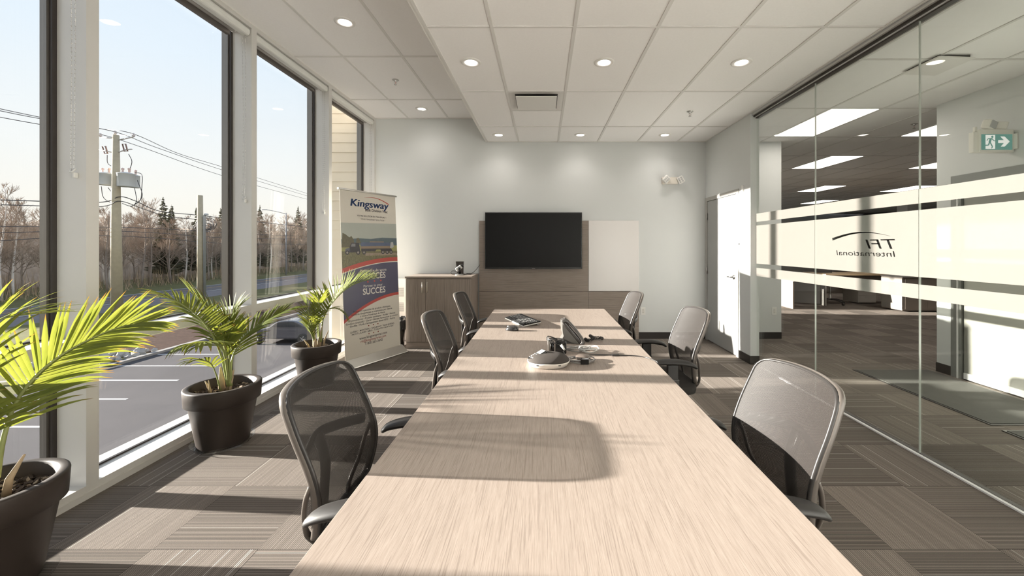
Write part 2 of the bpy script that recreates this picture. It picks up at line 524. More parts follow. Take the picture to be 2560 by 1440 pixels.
# flashing ledge and slab edge outside
sbox('trim_%d' % tn, -3.05, -2.76, YR, 6.3, -0.06, -0.02, M('concrete ledge', (0.42, 0.42, 0.40), 0.9, var=0.1, vs=8)); tn += 1
win = []
for i in range(len(ym) - 1):
    y0 = ym[i] + 0.0325; y1 = ym[i + 1] - (0.0325 if i < len(ym) - 2 else 0.024)
    wn_ = thing('window_%d' % (i + 1), None, None, (0, 0, 0), kind='structure')
    MB().box(XW - 0.165, XW - 0.001, y0, y1, TR0, TR1, alu).build('transom', None, wn_)
    for nm, z0, z1 in (('upper_pane', TR1, HD), ('lower_pane', SILL, TR0)):
        f = MB(); t = 0.022
        for (a, b, c, d) in ((y0, y0 + t, z0, z1), (y1 - t, y1, z0, z1), (y0, y1, z0, z0 + t * 0.45), (y0, y1, z1 - t, z1)):
            f.box(-2.748, -2.729, a, b, c, d, gasket); 
        for (a, b, c, d) in ((y0, y0 + t * 1.5, z0, z1), (y1 - t * 1.5, y1, z0, z1)):
            f.box(-2.765, -2.748, a, b, c, d, bronze)
        fo = f.build('inner_frame', None, wn_)
        MB().polys([(-2.752, y0, z0), (-2.752, y1, z0), (-2.752, y1, z1), (-2.752, y0, z1)], glass_win).build(nm, None, wn_)
        MB().polys([(-2.770, y0, z0), (-2.770, y1, z0), (-2.770, y1, z1), (-2.770, y0, z1)], glass_win).build(nm, None, wn_)
    win.append((y0, y1))
# outer wall of the building above and below the windows
shell = M('building cladding', (0.45, 0.42, 0.37), 0.8, var=0.05)
sbox('wall_left_above', -2.80, XW - 0.02, YR - 0.2, YB + 0.14, ZU + 0.02, 4.6, shell)
sbox('wall_left_below', -2.80, -2.56, YR - 0.2, YB + 0.14, ZG, -0.001, shell)
# projecting wing clad with horizontal siding, just past the last window
siding = M('beige siding', (0.62, 0.55, 0.45), 0.75, var=0.05, vs=6)
mb = MB(); mb.box(-3.36, -2.70, YB + 0.14, YB + 0.30, ZG, 4.6, siding)
k = 0
z = 0.0
while z < 4.4:
    # lap boards, each leaning out a little at its foot
    a, b = YB + 0.14, YB + 0.128
    mb.poly([(-3.37, a, z + 0.152), (-2.775, a, z + 0.152), (-2.775, b, z), (-3.37, b, z)], siding)
    mb.poly([(-3.37, b, z), (-2.775, b, z), (-2.775, a, z), (-3.37, a, z)], siding)
    z += 0.152
mb.box(-3.40, -3.34, YB + 0.11, YB + 0.32, ZG, 4.6, alu_white)
mb.build('wall_wing')['kind'] = 'structure'

# ---- roller blinds -------------------------------------------------------
blind_fab = M('blind fabric', (0.72, 0.72, 0.69), 0.6, spec=0.3)
rail_br = M('brown hem rail', (0.16, 0.14, 0.125), 0.4, metal=0.4)
bead = M('chain beads', (0.72, 0.70, 0.68), 0.25, metal=0.7)
blabel = {6: 'rolled-up white roller blind over the farthest window, nearest the back wall',
          5: 'rolled-up white roller blind over the window above the middle palm',
          4: 'rolled-up white roller blind over the large window with the utility pole view',
          3: 'rolled-up white roller blind over the cropped window at the left edge'}
for i, (y0, y1) in enumerate(win):
    if i < 3: continue
    t = thing('roller_blind', blabel[i], 'blind', (XW - 0.06, y0, 3.30), 0, 'roller blinds along the window wall')
    L = y1 - y0
    prof = [(-0.045, 0.034), (0.030, 0.034), (0.043, 0.028), (0.050, 0.012), (0.050, -0.014), (0.042, -0.030), (0.030, -0.035), (-0.010, -0.035)]
    c = MB().prism(prof, L - 0.014, blind_fab, Matrix.Translation((0, 0.007, 0)) @ Matrix(((1, 0, 0, 0), (0, 0, 1, 0), (0, 1, 0, 0), (0, 0, 0, 1))))
    c.build('cassette', None, t)
    MB().tube([(-0.055, 0.03, -0.004), (-0.055, L - 0.05, -0.004)], 0.026, M('rolled cloth', (0.42, 0.40, 0.38), 0.7), 16).build('rolled_fabric', None, t)
    MB().box(-0.104, -0.070, 0.03, L - 0.075, -0.062, -0.014, rail_br, 0.004).build('hem_rail', None, t)
    # bead chain loop beside the far mullion
    ch = MB(); zc = -1.45 if i > 4 else -1.45
    yy = L - 0.020
    for dx in (-0.005, 0.020):
        n = 118 if i == 4 else 60
        pts = []
        for q in range(n):
            z = -0.03 + (zc + 0.03) * q / (n - 1)
            s = (4.5 if True else 3)
            r = 0.0032 if i == 4 else 0.0036
            x = dx * (1 - 0.35 * q / (n - 1)) + 0.006 * math.sin(q / n * 3)
            ch.lathe([(0, -r), (r * .8, -r * .5), (r, 0), (r * .8, r * .5), (0, r)], (x, yy, z), bead, 5)
            pts.append((x, yy, z))
        ch.tube([pts[0], pts[n // 2], pts[-1]], 0.0009, bead, 4)
    ch.build('bead_chain', None, t)
    cl = MB()
    cl.tube([(0.0, yy, zc), (0.004, yy - 0.01, zc - 0.02), (0.02, yy - 0.012, zc - 0.02), (0.024, yy, zc)], 0.004, white_pl, 8)
    cl.box(0.006, 0.018, yy - 0.002, yy + 0.02, zc - 0.050, zc - 0.020, white_pl, 0.003)
    cl.build('chain_clip', None, t)

# ---- glass partition -----------------------------------------------------
seams = [4.823, 3.777, 2.731, 1.685, 0.64]
labs = ['frameless glass panel of the partition next to the white door',
        'frameless glass panel carrying the mirrored logo in its frosted band',
        'frameless glass panel at the right edge, in front of the exit sign',
        'frameless glass panel of the partition beyond the right edge of the photo']
bands = [(1.060, 1.158), (1.209, 1.665), (1.710, 1.808)]
def ribbon_film(y0, y1, z0, z1, with_logo):
    x = XG - 0.0075
    if not with_logo:
        mb = MB(); mb.poly([(x, y0, z0), (x, y1, z0), (x, y1, z1), (x, y0, z1)], film); return mb
    cu = bpy.data.curves.new('cut_film', 'CURVE'); cu.dimensions = '2D'; cu.fill_mode = 'BOTH'
    def spl(pts):
        s = cu.splines.new('POLY'); s.points.add(len(pts) - 1)
        for p, q in zip(s.points, pts): p.co = (q[0], q[1], 0, 1)
        s.use_cyclic_u = True
    spl([(y0, z0), (y1, z0), (y1, z1), (y0, z1)])
    # the swoosh over the letters
    up = []; lo = []
    for k in range(25):
        t = k / 24; yy = 2.955 + 0.59 * t
        zz = 1.492 + 0.040 * math.sin(PI * min(1, (t * 0.98) ** 0.93 * 0.98)) - 0.018 * t ** 2.2
        th = 0.0015 + 0.020 * t ** 1.1
        up.append((yy + 0.006 * t, zz + th / 2)); lo.append((yy, zz - th / 2))
    spl(up + lo[::-1])
    # letters: outlines of the built-in font turned into splines
    for body, size, ox, oz, sx, sh, off in (('TFI', 0.104, 2.915, 1.400, 1.42, 0.22, 0.0065), ('International', 0.061, 2.915, 1.341, 1.30, 0.12, 0.0028)):
        fc = bpy.data.curves.new('letters', 'FONT'); fc.body = body; fc.size = size; fc.shear = sh; fc.offset = off; fc.resolution_u = 4
        fo = bpy.data.objects.new('letters', fc); COL.objects.link(fo)
        for q in bpy.context.selected_objects: q.select_set(False)
        fo.select_set(True); bpy.context.view_layer.objects.active = fo
        bpy.ops.object.convert(target='CURVE')
        xsv = []
        for s in fo.data.splines:
            xsv += [b.co.x for b in s.bezier_points] + [p.co.x for p in s.points]
        wl = max(xsv) - min(xsv); want = {'TFI': 0.270, 'International': 0.585}[body]; kx = want / wl; x0 = min(xsv)
        for s in fo.data.splines:
            pts = []
            if s.type == 'BEZIER':
                bp = s.bezier_points; n = len(bp)
                for a in range(n):
                    A = bp[a]; B = bp[(a + 1) % n]
                    for q in range(4):
                        t = q / 4; u = 1 - t
                        c = A.co * u ** 3 + A.handle_right * 3 * u * u * t + B.handle_left * 3 * u * t * t + B.co * t ** 3
                        pts.append((ox + (c.x - x0) * kx, oz + c.y))
            else:
                pts = [(ox + (p.co.x - x0) * kx, oz + p.co.y) for p in s.points]
            # drop repeated points
            cl = [p for j, p in enumerate(pts) if (Vector(p) - Vector(pts[j - 1])).length > 1e-5]
            if len(cl) > 2: spl(cl)
        bpy.data.objects.remove(fo)
    co = bpy.data.objects.new('cut_film', cu); COL.objects.link(co)
    dg = bpy.context.evaluated_depsgraph_get()
    me = bpy.data.meshes.new_from_object(co.evaluated_get(dg)); bpy.data.objects.remove(co)
    mb = MB(); mb.addmesh(me, Matrix(((0, 0, 1, x), (1, 0, 0, 0), (0, 1, 0, 0), (0, 0, 0, 1))), film)
    bpy.data.meshes.remove(me); return mb
for i in range(4):
    y1, y0 = seams[i] - 0.0025, seams[i + 1] + 0.0025
    t = thing('glass_panel', labs[i], 'glass panel', (0, 0, 0), 0, 'frameless panels of the glass partition')
    g = MB(); z0, z1 = 0.012, ZC - 0.065
    g.poly([(XG - 0.006, y0, z0), (XG - 0.006, y1, z0), (XG - 0.006, y1, z1), (XG - 0.006, y0, z1)], glass_part)
    g.poly([(XG + 0.006, y0, z0), (XG + 0.006, y1, z0), (XG + 0.006, y1, z1), (XG + 0.006, y0, z1)], glass_part)
    edge = M('polished glass edge', (0.62, 0.66, 0.62), 0.15, spec=1.0)
    for yy in (y0, y1): g.poly([(XG - 0.006, yy, z0), (XG + 0.006, yy, z0), (XG + 0.006, yy, z1), (XG - 0.006, yy, z1)], edge)
    g.build('pane', None, t, recalc=False)
    for j, (a, b) in enumerate(bands):
        ribbon_film(y0, y1, a, b, i == 1 and j == 1).build('frosted_band', None, t)
# top track with twin black grooves, head closing strip, bottom channel
mb = MB(); yT0, yT1 = YR, 4.817
mb.box(XG - 0.060, XG + 0.030, yT0, yT1, ZC - 0.030, ZC + 0.02, alu)
mb.box(XG - 0.040, XG - 0.028, yT0, yT1, ZC - 0.050, ZC - 0.030, gasket)
mb.box(XG - 0.028, XG - 0.016, yT0, yT1, ZC - 0.056, ZC - 0.030, alu_white)
mb.box(XG - 0.016, XG - 0.006, yT0, yT1, ZC - 0.066, ZC - 0.030, gasket)
mb.box(XG - 0.006, XG + 0.030, yT0, yT1, ZC - 0.066, ZC - 0.030, gasket)
mb.build('trim_%d' % tn)['kind'] = 'structure'; tn += 1
mb = MB(); mb.box(XG - 0.034, XG - 0.012, yT0, yT1, 0, 0.010, alu_white); mb.box(XG - 0.012, XG + 0.02, yT0, yT1, 0, 0.012, gasket)
mb.build('trim_%d' % tn)['kind'] = 'structure'; tn += 1

# ---- door ----------------------------------------------------------------
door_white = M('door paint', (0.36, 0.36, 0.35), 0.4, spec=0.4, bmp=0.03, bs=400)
frame_grey = M('grey steel frame', (0.42, 0.41, 0.385), 0.4, spec=0.4)
dr = thing('door_1', None, None, (0, 0, 0), kind='structure')
mb = MB(); x0, x1 = XD - 0.012, XD + 0.115
mb.box(x0, x1, 5.094, 5.152, 0, 2.095, frame_grey); mb.box(x0, x1, 6.072, 6.130, 0, 2.095, frame_grey); mb.box(x0, x1, 5.094, 6.130, 2.095, 2.150, frame_grey)
mb.box(XD + 0.045, x1, 5.152, 5.165, 0, 2.095, frame_grey); mb.box(XD + 0.045, x1, 6.059, 6.072, 0, 2.095, frame_grey)
mb.build('door_frame', None, dr)
lf = MB().box(XD - 0.002, XD + 0.042, 5.156, 6.068, 0.008, 2.091, door_white, 0.002).build('door_leaf', None, dr)
for z in (0.24, 1.05, 1.86):
    h = MB(); h.tube([(XD - 0.012, 6.070, z - 0.05), (XD - 0.012, 6.070, z + 0.05)], 0.007, steel, 10)
    h.box(XD - 0.004, XD - 0.001, 6.045, 6.066, z - 0.05, z + 0.05, steel); h.build('hinge', None, lf)
hd = MB(); hy, hz = 5.222, 1.015
hd.lathe([(0.034, 0), (0.034, 0.008), (0.026, 0.014), (0.014, 0.016), (0.012, 0.045), (0, 0.047)], (XD - 0.002, hy, hz), chrome, 24, T=Matrix.Rotation(-PI / 2, 4, 'Y'))
hd.tube([(XD - 0.045, hy, hz), (XD - 0.050, hy + 0.03, hz), (XD - 0.050, hy + 0.09, hz - 0.002), (XD - 0.044, hy + 0.115, hz - 0.004)], [0.011, 0.010, 0.009, 0.008], chrome, 10)
hd.build('door_handle', None, lf)
# latch edge plate
MB().box(XD - 0.004, XD + 0.0, 5.151, 5.156, 0.98, 1.05, steel).build('strike_plate', None, dr)

# ---- devices on the walls -------------------------------------------------
def outlet(loc, facing, label, name='wall_outlet', h=0.118, wd=0.073):
    t = thing(name, label, 'outlet', loc, {'-Y': 0, '-X': PI / 2 * -1}[facing])
    MB().box(-wd / 2, wd / 2, -0.006, 0, -h / 2, h / 2, white_pl, 0.002).build('cover_plate', None, t)
    s = MB()
    s.box(-0.017, 0.017, -0.009, -0.006, -0.034, 0.034, M('socket insert', (0.70, 0.68, 0.64), 0.4), 0.001)
    for zz in (-0.018, 0.018):
        for xx in (-0.006, 0.006): s.box(xx - 0.001, xx + 0.001, -0.0095, -0.0088, zz - 0.004, zz + 0.004, gasket)
        s.box(-0.0018, 0.0018, -0.0095, -0.0088, zz - 0.011, zz - 0.008, gasket)
    s.build('socket', None, t); return t
outlet((1.530, YB, 0.425), '-Y', 'white duplex outlet low on the back wall right of the wood panels')
outlet((3.54, YB, 0.425), '-Y', 'white duplex outlet seen through the glass, low on the pale wall beyond')
t = thing('light_switch', 'white rocker switch plate on the sunlit wall beside the door, below the thermostat', 'switch', (XD, 4.965, 1.27), -PI / 2)
MB().box(-0.036, 0.036, -0.006, 0, -0.058, 0.058, white_pl, 0.002).build('cover_plate', None, t)
MB().box(-0.016, 0.016, -0.010, -0.006, -0.032, 0.032, white_pl, 0.002).build('rocker', None, t)
t = thing('thermostat', 'white thermostat with a round dial on the wall right of the door', 'thermostat', (XD, 5.005, 1.470), -PI / 2)
MB().box(-0.032, 0.028, -0.024, 0, -0.052, 0.062, white_pl, 0.008, 3).build('housing', None, t)
MB().lathe([(0.020, 0), (0.020, 0.012), (0.014, 0.016), (0, 0.016)], (-0.055, 0, -0.025), steel, 20, T=Matrix.Rotation(PI / 2, 4, 'X')).build('dial', None, t)
MB().box(-0.075, -0.036, -0.016, 0, -0.045, 0.055, white_pl, 0.006, 3).build('sensor_plate', None, t)
t = thing('motion_sensor', 'small white sensor high on the wall between door and glass', 'sensor', (XD, 4.985, 2.120), -PI / 2)
MB().box(-0.014, 0.014, -0.022, 0, -0.055, 0.055, white_pl, 0.005, 3).build('housing', None, t)
MB().box(-0.009, 0.009, -0.026, -0.021, -0.03, 0.01, M('sensor lens', (0.6, 0.6, 0.58), 0.2), 0.002).build('lens', None, t)

# ---- twin-head emergency light -------------------------------------------
lens_m = M('lamp lens', (0.50, 0.50, 0.50), 0.12, spec=0.8)
def lamp_head(par, loc, rx, rz, tilt):
    T = Matrix.Translation(loc) @ Euler((rx, tilt, rz)).to_matrix().to_4x4()
    h = MB(); h.box(-0.046, 0.046, -0.022, 0.022, -0.052, 0.052, white_pl, 0.010, 3, T)
    h.lathe([(0.018, 0), (0.020, 0.03), (0.012, 0.05)], (0, 0, 0), white_pl, 14, T=T @ Matrix.Rotation(-PI / 2, 4, 'X') @ Matrix.Translation((0, 0, 0.0)))
    o = h.build('lamp_head', None, par)
    l = MB()
    for a in (-0.018, 0.018):
        for b in (-0.028, 0.0, 0.028):
            l.lathe([(0.0125, 0.0), (0.0115, 0.004), (0.006, 0.0015), (0, 0.0008)], (0, 0, 0), lens_m, 12, T=T @ Matrix.Translation((a, -0.022, b)) @ Matrix.Rotation(PI / 2, 4, 'X'))
    l.build('lamp_lens', None, o)
t = thing('emergency_light', 'white twin-head emergency light high on the back wall', 'emergency light', (1.935, YB, 2.415))
MB().box(-0.125, 0.115, -0.055, 0, -0.052, 0.052, M('warm white housing', (0.74, 0.69, 0.62), 0.4), 0.008, 3).build('housing', None, t)
lamp_head(t, (-0.075, -0.085, 0.012), 0.1, 0.25, 0.75)
lamp_head(t, (0.145, -0.085, 0.005), 0.1, -0.35, -0.48)

# ---- ceiling fixtures -----------------------------------------------------
glow = emis('downlight glow', (1.0, 0.93, 0.85), 14)
ring_m = M('downlight ring', (0.80, 0.78, 0.75), 0.35)
dproto = None
def downlight(x, y, z, label, power=5.5):
    global dproto
    if dproto is None:
        t = thing('downlight', label, 'ceiling light', (x, y, z), 0, 'lit round downlights in the ceiling')
        MB().lathe([(0.052, -0.002), (0.056, -0.0075), (0.074, -0.0095), (0.085, -0.006), (0.087, 0.0)], (0, 0, 0), ring_m, 36).build('trim_ring', None, t)
        MB().lathe([(0, -0.0015), (0.053, -0.0015)], (0, 0, 0), glow, 36).build('diffuser', None, t)
        dproto = t
    else:
        t = copy_tree(dproto); t.location = (x, y, z); t['label'] = label
    ld = bpy.data.lights.new('downlight_lamp', 'SPOT'); ld.energy = power; ld.color = (1.0, 0.93, 0.86)
    ld.spot_size = math.radians(138); ld.spot_blend = 1.0; ld.shadow_soft_size = 0.05
    lo = bpy.data.objects.new('downlight_lamp', ld); COL.objects.link(lo); lo.location = (x, y, z - 0.02)
    return t
downlight(-0.627, 3.485, ZC, 'lit round downlight in the lower ceiling, left of the three nearest the camera')
downlight(0.530, 3.485, ZC, 'lit round downlight in the lower ceiling, middle of the three nearest the camera')
downlight(1.724, 3.485, ZC, 'lit round downlight in the lower ceiling, nearest the glass partition')
downlight(-0.640, 5.76, ZC, 'lit round downlight near the back wall, left end of the three')
downlight(0.534, 5.76, ZC, 'lit round downlight near the back wall, above the television, middle of three')
downlight(1.748, 5.76, ZC, 'lit round downlight near the back wall, above the twin-head emergency light')
downlight(-1.735, 3.505, ZU, 'lit round downlight in the raised ceiling strip, larger and nearer the camera')
downlight(-1.735, 5.72, ZU, 'lit round downlight in the raised ceiling strip, near the back wall')
for x, z in ((-0.627, ZC), (0.530, ZC), (1.724, ZC), (-1.735, ZU)):
    for y in (1.22, -1.05):
        downlight(x, y, z, 'lit round downlight in the ceiling above and behind the camera')
def sprinkler(x, y, z, label):
    t = thing('sprinkler_head', label, 'sprinkler', (x, y, z), 0.4, 'fire sprinkler heads')
    MB().lathe([(0.012, -0.004), (0.034, -0.006), (0.038, 0.0)], (0, 0, 0), steel, 24).build('escutcheon', None, t)
    b = MB(); b.lathe([(0.012, 0.0), (0.011, -0.02), (0.005, -0.024)], (0, 0, 0), chrome, 12)
    for s in (-1, 1): b.tube([(s * 0.009, 0, -0.018), (s * 0.016, 0, -0.032), (s * 0.010, 0, -0.048), (0, 0, -0.054)], 0.0025, chrome, 6)
    b.lathe([(0, -0.054), (0.017, -0.055), (0.017, -0.057), (0, -0.057)], (0, 0, 0), chrome, 14)
    b.lathe([(0.002, -0.024), (0.002, -0.05)], (0, 0, 0), M('red bulb', (0.5, 0.05, 0.04), 0.3), 8)
    b.build('spray_head', None, t)
sprinkler(-1.742, 4.73, ZU, 'chrome sprinkler head in the raised ceiling strip over the windows')
sprinkler(1.745, 4.765, ZC, 'chrome sprinkler head in the lower ceiling near the door wall')
sprinkler(4.86, 5.25, ZC, 'sprinkler head in the office ceiling beyond the glass')
# supply-air diffuser
t = thing('air_vent', 'square white ceiling air diffuser with a dropped centre plate', 'vent', (-0.072, 4.42, ZC))
v = MB(); v.box(-0.290, 0.290, -0.285, 0.285, -0.004, 0.0, M('vent frame', (0.72, 0.70, 0.67), 0.4)); v.build('frame', None, t)
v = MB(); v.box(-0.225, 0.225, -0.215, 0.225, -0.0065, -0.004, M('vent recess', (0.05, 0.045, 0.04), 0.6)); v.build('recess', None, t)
v = MB(); v.lathe([(0.07, -0.0065), (0.09, -0.015), (0.12, -0.0065)], (0.02, 0.06, 0), gasket, 24)
for sx in (-0.14, 0.14): v.box(sx - 0.006, sx + 0.006, -0.15, 0.20, -0.034, -0.006, steel)
v.build('mounting', None, t)
v = MB(); v.box(-0.215, 0.215, -0.250, 0.165, -0.046, -0.036, M('vent plate', (0.76, 0.745, 0.715), 0.4), 0.004); v.build('face_plate', None, t)
# ---------------------------------------------------------------- conference table
TZ = 0.740
tx0, tx1, ty0, ty1 = -0.525, 0.660, 0.28, 4.345
t = thing('conference_table', 'long conference table with pale striped wood-grain laminate top', 'table', (0, 0, 0))
MB().box(tx0, tx1, ty0, ty1, TZ - 0.030, TZ, wood_y, 0.0015).build('table_top', None, t)
for yy in (0.95, 3.65):
    b = MB(); b.box(-0.22, 0.36, yy - 0.20, yy + 0.20, 0.0, TZ - 0.030, wood_z, 0.002)
    b.build('panel_base', None, t)
MB().box(0.055, 0.085, 1.15, 3.45, 0.20, TZ - 0.03, wood_y).build('modesty_panel', None, t)

# ---------------------------------------------------------------- chairs
BP = [(0.44, -0.225), (0.50, -0.200), (0.56, -0.184), (0.62, -0.176), (0.68, -0.178), (0.75, -0.200), (0.82, -0.230), (0.88, -0.256), (0.965, -0.290)]
WP = [(0.44, 0.145), (0.50, 0.178), (0.56, 0.200), (0.62, 0.215), (0.70, 0.222), (0.82, 0.222), (0.90, 0.215), (0.965, 0.205)]
def lerp_tab(tab, z):
    for (a, u), (b, v) in zip(tab, tab[1:]):
        if z <= b: 
            s = max(0, min(1, (z - a) / (b - a))); s2 = s
            return u + (v - u) * s2
    return tab[-1][1]
def smooth_tab(tab, z, d=0.03):
    return sum(lerp_tab(tab, z + k * d) for k in (-1, -0.5, 0, 0.5, 1)) / 5
def back_pt(s, t):
    """s, t in -1..1 over the backrest."""
    zt = 0.968 - 0.016 * abs(s) ** 2.2; zb = 0.450 + 0.012 * abs(s) ** 2
    z = zb + (zt - zb) * (t + 1) / 2
    x = s * smooth_tab(WP, z)
    y = smooth_tab(BP, z) + 0.042 * (s * s) - 0.014 if True else 0
    return Vector((x, y, z))
def loop_st(n=112, sc=1.0):
    """Rounded rectangle in (s, t): tight top corners, wide ones at the foot."""
    R = {(1, 1): (0.20, 0.15), (-1, 1): (0.20, 0.15), (-1, -1): (0.55, 0.24), (1, -1): (0.55, 0.24)}
    pts = []
    for (cs, ct), a0 in (((1, 1), 0), ((-1, 1), 90), ((-1, -1), 180), ((1, -1), 270)):
        rs, rt = R[(cs, ct)]
        for k in range(9):
            a = math.radians(a0 + 90 * k / 8)
            pts.append((cs * (1 - rs) + rs * math.cos(a), ct * (1 - rt) + rt * math.sin(a)))
    # resample evenly
    P_ = pts + [pts[0]]; cum = [0]
    for p, q_ in zip(P_, P_[1:]): cum.append(cum[-1] + math.hypot(q_[0] - p[0], q_[1] - p[1]))
    out = []; j = 0
    for i in range(n):
        d = cum[-1] * i / n
        while cum[j + 1] < d: j += 1
        k = (d - cum[j]) / max(1e-9, cum[j + 1] - cum[j])
        out.append(((P_[j][0] + (P_[j + 1][0] - P_[j][0]) * k) * sc, (P_[j][1] + (P_[j + 1][1] - P_[j][1]) * k) * sc))
    return out
def back_loop(n=112, k=0, sc=1.0):
    return [back_pt(*p) for p in loop_st(n, sc)]
def make_chair(label):
    t = thing('office_chair', label, 'chair', (0, 0, 0), 0, 'mesh-back office chairs around the table')
    # woven back
    bm = bmesh.new(); uvl = bm.loops.layers.uv.new('UVMap')
    rings = []; R = 12; pr = loop_st(112, 0.985); n = len(pr)
    cen = bm.verts.new(back_pt(0, 0))
    for r in range(1, R + 1):
        rings.append([bm.verts.new(back_pt(p[0] * r / R, p[1] * r / R)) for p in pr])
    fs = []
    for j in range(n): fs.append(bm.faces.new((cen, rings[0][j], rings[0][(j + 1) % n])))
    for A, B in zip(rings, rings[1:]):
        for j in range(n): fs.append(bm.faces.new((A[j], B[j], B[(j + 1) % n], A[(j + 1) % n])))
    for f in fs:
        f.smooth = True
        for l in f.loops: l[uvl].uv = (l.vert.co.x, l.vert.co.z * 1.08)
    me = bpy.data.meshes.new('woven_back'); bm.to_mesh(me); bm.free(); me.materials.append(mesh_fab)
    bk = bpy.data.objects.new('backrest', me); COL.objects.link(bk); bk.parent = t
    # frame: black inner bezel and champagne outer shell
    lp = back_loop(112, sc=1.0)
    c0 = Vector((0, -0.2, 0.70))
    fr = MB(); fr.tube([p + Vector((0, -0.004, 0)) for p in lp], 0.0062, black, 8, closed=True, up=(0, 1, 0), flat=(1.3, 0.9))
    fr.build('back_bezel', None, t)
    sh = MB(); sh.tube([Vector((p.x * 1.008, p.y - 0.016, p.z + 0.002 * (p.z - 0.7))) for p in lp], 0.0088, champagne, 10, closed=True, up=(0, 1, 0), flat=(1.35, 0.62))
    sh.build('back_frame', None, t)
    # support behind the mesh: lumbar arch, spine and side brackets
    sp = MB()
    arch = catmull([back_pt(-0.93, 0.05) + Vector((0, -0.028, 0)), back_pt(-0.55, 0.10) + Vector((0, -0.050, 0)), back_pt(0, 0.16) + Vector((0, -0.060, 0)),
                    back_pt(0.55, 0.10) + Vector((0, -0.050, 0)), back_pt(0.93, 0.05) + Vector((0, -0.028, 0))], 6)
    sp.tube(arch, 0.016, black, 8, up=(0, 1, 0), flat=(0.35, 1.3))
    sp.tube(catmull([back_pt(0, 0.16) + Vector((0, -0.060, 0)), back_pt(0, -0.2) + Vector((0, -0.055, 0)), back_pt(0, -0.7) + Vector((0, -0.045, 0)), Vector((0, -0.25, 0.40)), Vector((0, -0.14, 0.375))], 6),
            0.030, black, 8, up=(0, 1, 0), flat=(0.35, 1.0))
    sp.build('back_support', None, t)
    for s in (-1, 1):
        b = MB()
        b.tube(catmull([back_pt(s * 0.985, -0.05) + Vector((0, -0.020, 0)), back_pt(s * 0.98, -0.25) + Vector((0, -0.045, 0.0)), back_pt(s * 0.96, -0.55) + Vector((0, -0.052, 0)), back_pt(s * 0.80, -0.93) + Vector((0, -0.030, 0)), Vector((s * 0.07, -0.170, 0.385))], 6),
               0.011, champagne, 8, up=(0, 1, 0), flat=(0.7, 1.0))
        b.build('side_bracket', None, t)
    # seat
    st = MB(); n = 40
    for (zz, k) in ((0, 0),): pass
    prof = [(0.90, 0.425), (0.985, 0.435), (1.0, 0.455), (0.985, 0.478), (0.93, 0.492), (0.75, 0.499), (0.4, 0.500), (0, 0.499)]
    rings = []
    for (k, z) in prof[:-1]:
        ring = []
        for j in range(n):
            a = 2 * PI * j / n; c, s = math.cos(a), math.sin(a)
            x = math.copysign(abs(c) ** 0.5, c) * 0.245 * k; y = math.copysign(abs(s) ** 0.5, s) * 0.235 * k + 0.02
            ring.append(st.bm.verts.new((x, y, z - (0.02 * max(0, y) / 0.25) ** 1.0 * (1 if y > 0.15 else 0.6))))
        rings.append(ring)
    kk = st.mi(M('seat fabric', (0.030, 0.027, 0.025), 0.9, spec=0.2, bmp=0.3, bs=900))
    for A, B in zip(rings, rings[1:]):
        for j in range(n):
            f = st.bm.faces.new((A[j], A[(j + 1) % n], B[(j + 1) % n], B[j])); f.smooth = True; f.material_index = kk
    st.bm.faces.new(rings[0][::-1]); st.bm.faces.new(rings[-1])
    st.build('seat', None, t)
    # arms: curved pad on a post and lower strut
    for s in (-1, 1):
        a = MB()
        pts = catmull([(s * 0.285, -0.150, 0.632), (s * 0.286, -0.115, 0.652), (s * 0.284, -0.03, 0.668), (s * 0.280, 0.07, 0.668), (s * 0.268, 0.15, 0.655)], 5)
        m = len(pts); rr = [0.016 + 0.026 * math.sin(PI * min(1, (i / (m - 1)) * 0.80 + 0.06)) ** 0.7 for i in range(m)]
        a.tube(pts, rr, M('arm pad', (0.018, 0.016, 0.015), 0.5, bmp=0.15, bs=700), 12, up=(0, 0, 1), flat=(0.42, 1.0))
        ao = a.build('arm_pad', None, t)
        b = MB(); b.box(s * 0.281 - 0.014, s * 0.281 + 0.014, -0.030, 0.040, 0.46, 0.652, black, 0.005)
        b.box(s * 0.283 - 0.017, s * 0.283 + 0.017, -0.036, 0.046, 0.44, 0.56, black, 0.006)
        b.tube([(s * 0.281, 0.005, 0.46), (s * 0.262, 0.005, 0.415), (s * 0.10, 0.005, 0.405)], 0.018, black, 8, up=(0, 1, 0), flat=(1.6, 0.7))
        b.build('arm_post', None, t)
    g = MB(); g.box(-0.11, 0.11, -0.13, 0.13, 0.365, 0.425, black, 0.012); g.build('seat_mechanism', None, t)
    g = MB(); g.lathe([(0.014, 0.365), (0.014, 0.24), (0.026, 0.238), (0.028, 0.10), (0, 0.10)], (0, 0, 0), black, 16); g.build('gas_lift', None, t)
    g = MB()
    g.lathe([(0.0, 0.13), (0.045, 0.125), (0.050, 0.075), (0.0, 0.07)], (0, 0, 0), black, 18)
    for q in range(5):
        an = 2 * PI * q / 5 + 0.3; d = Vector((math.cos(an), math.sin(an), 0))
        g.tube([d * 0.03 + Vector((0, 0, 0.105)), d * 0.16 + Vector((0, 0, 0.095)), d * 0.30 + Vector((0, 0, 0.070))], [0.026, 0.021, 0.014], black, 8, up=(0, 0, 1), flat=(0.75, 1))
    g.build('star_base', None, t)
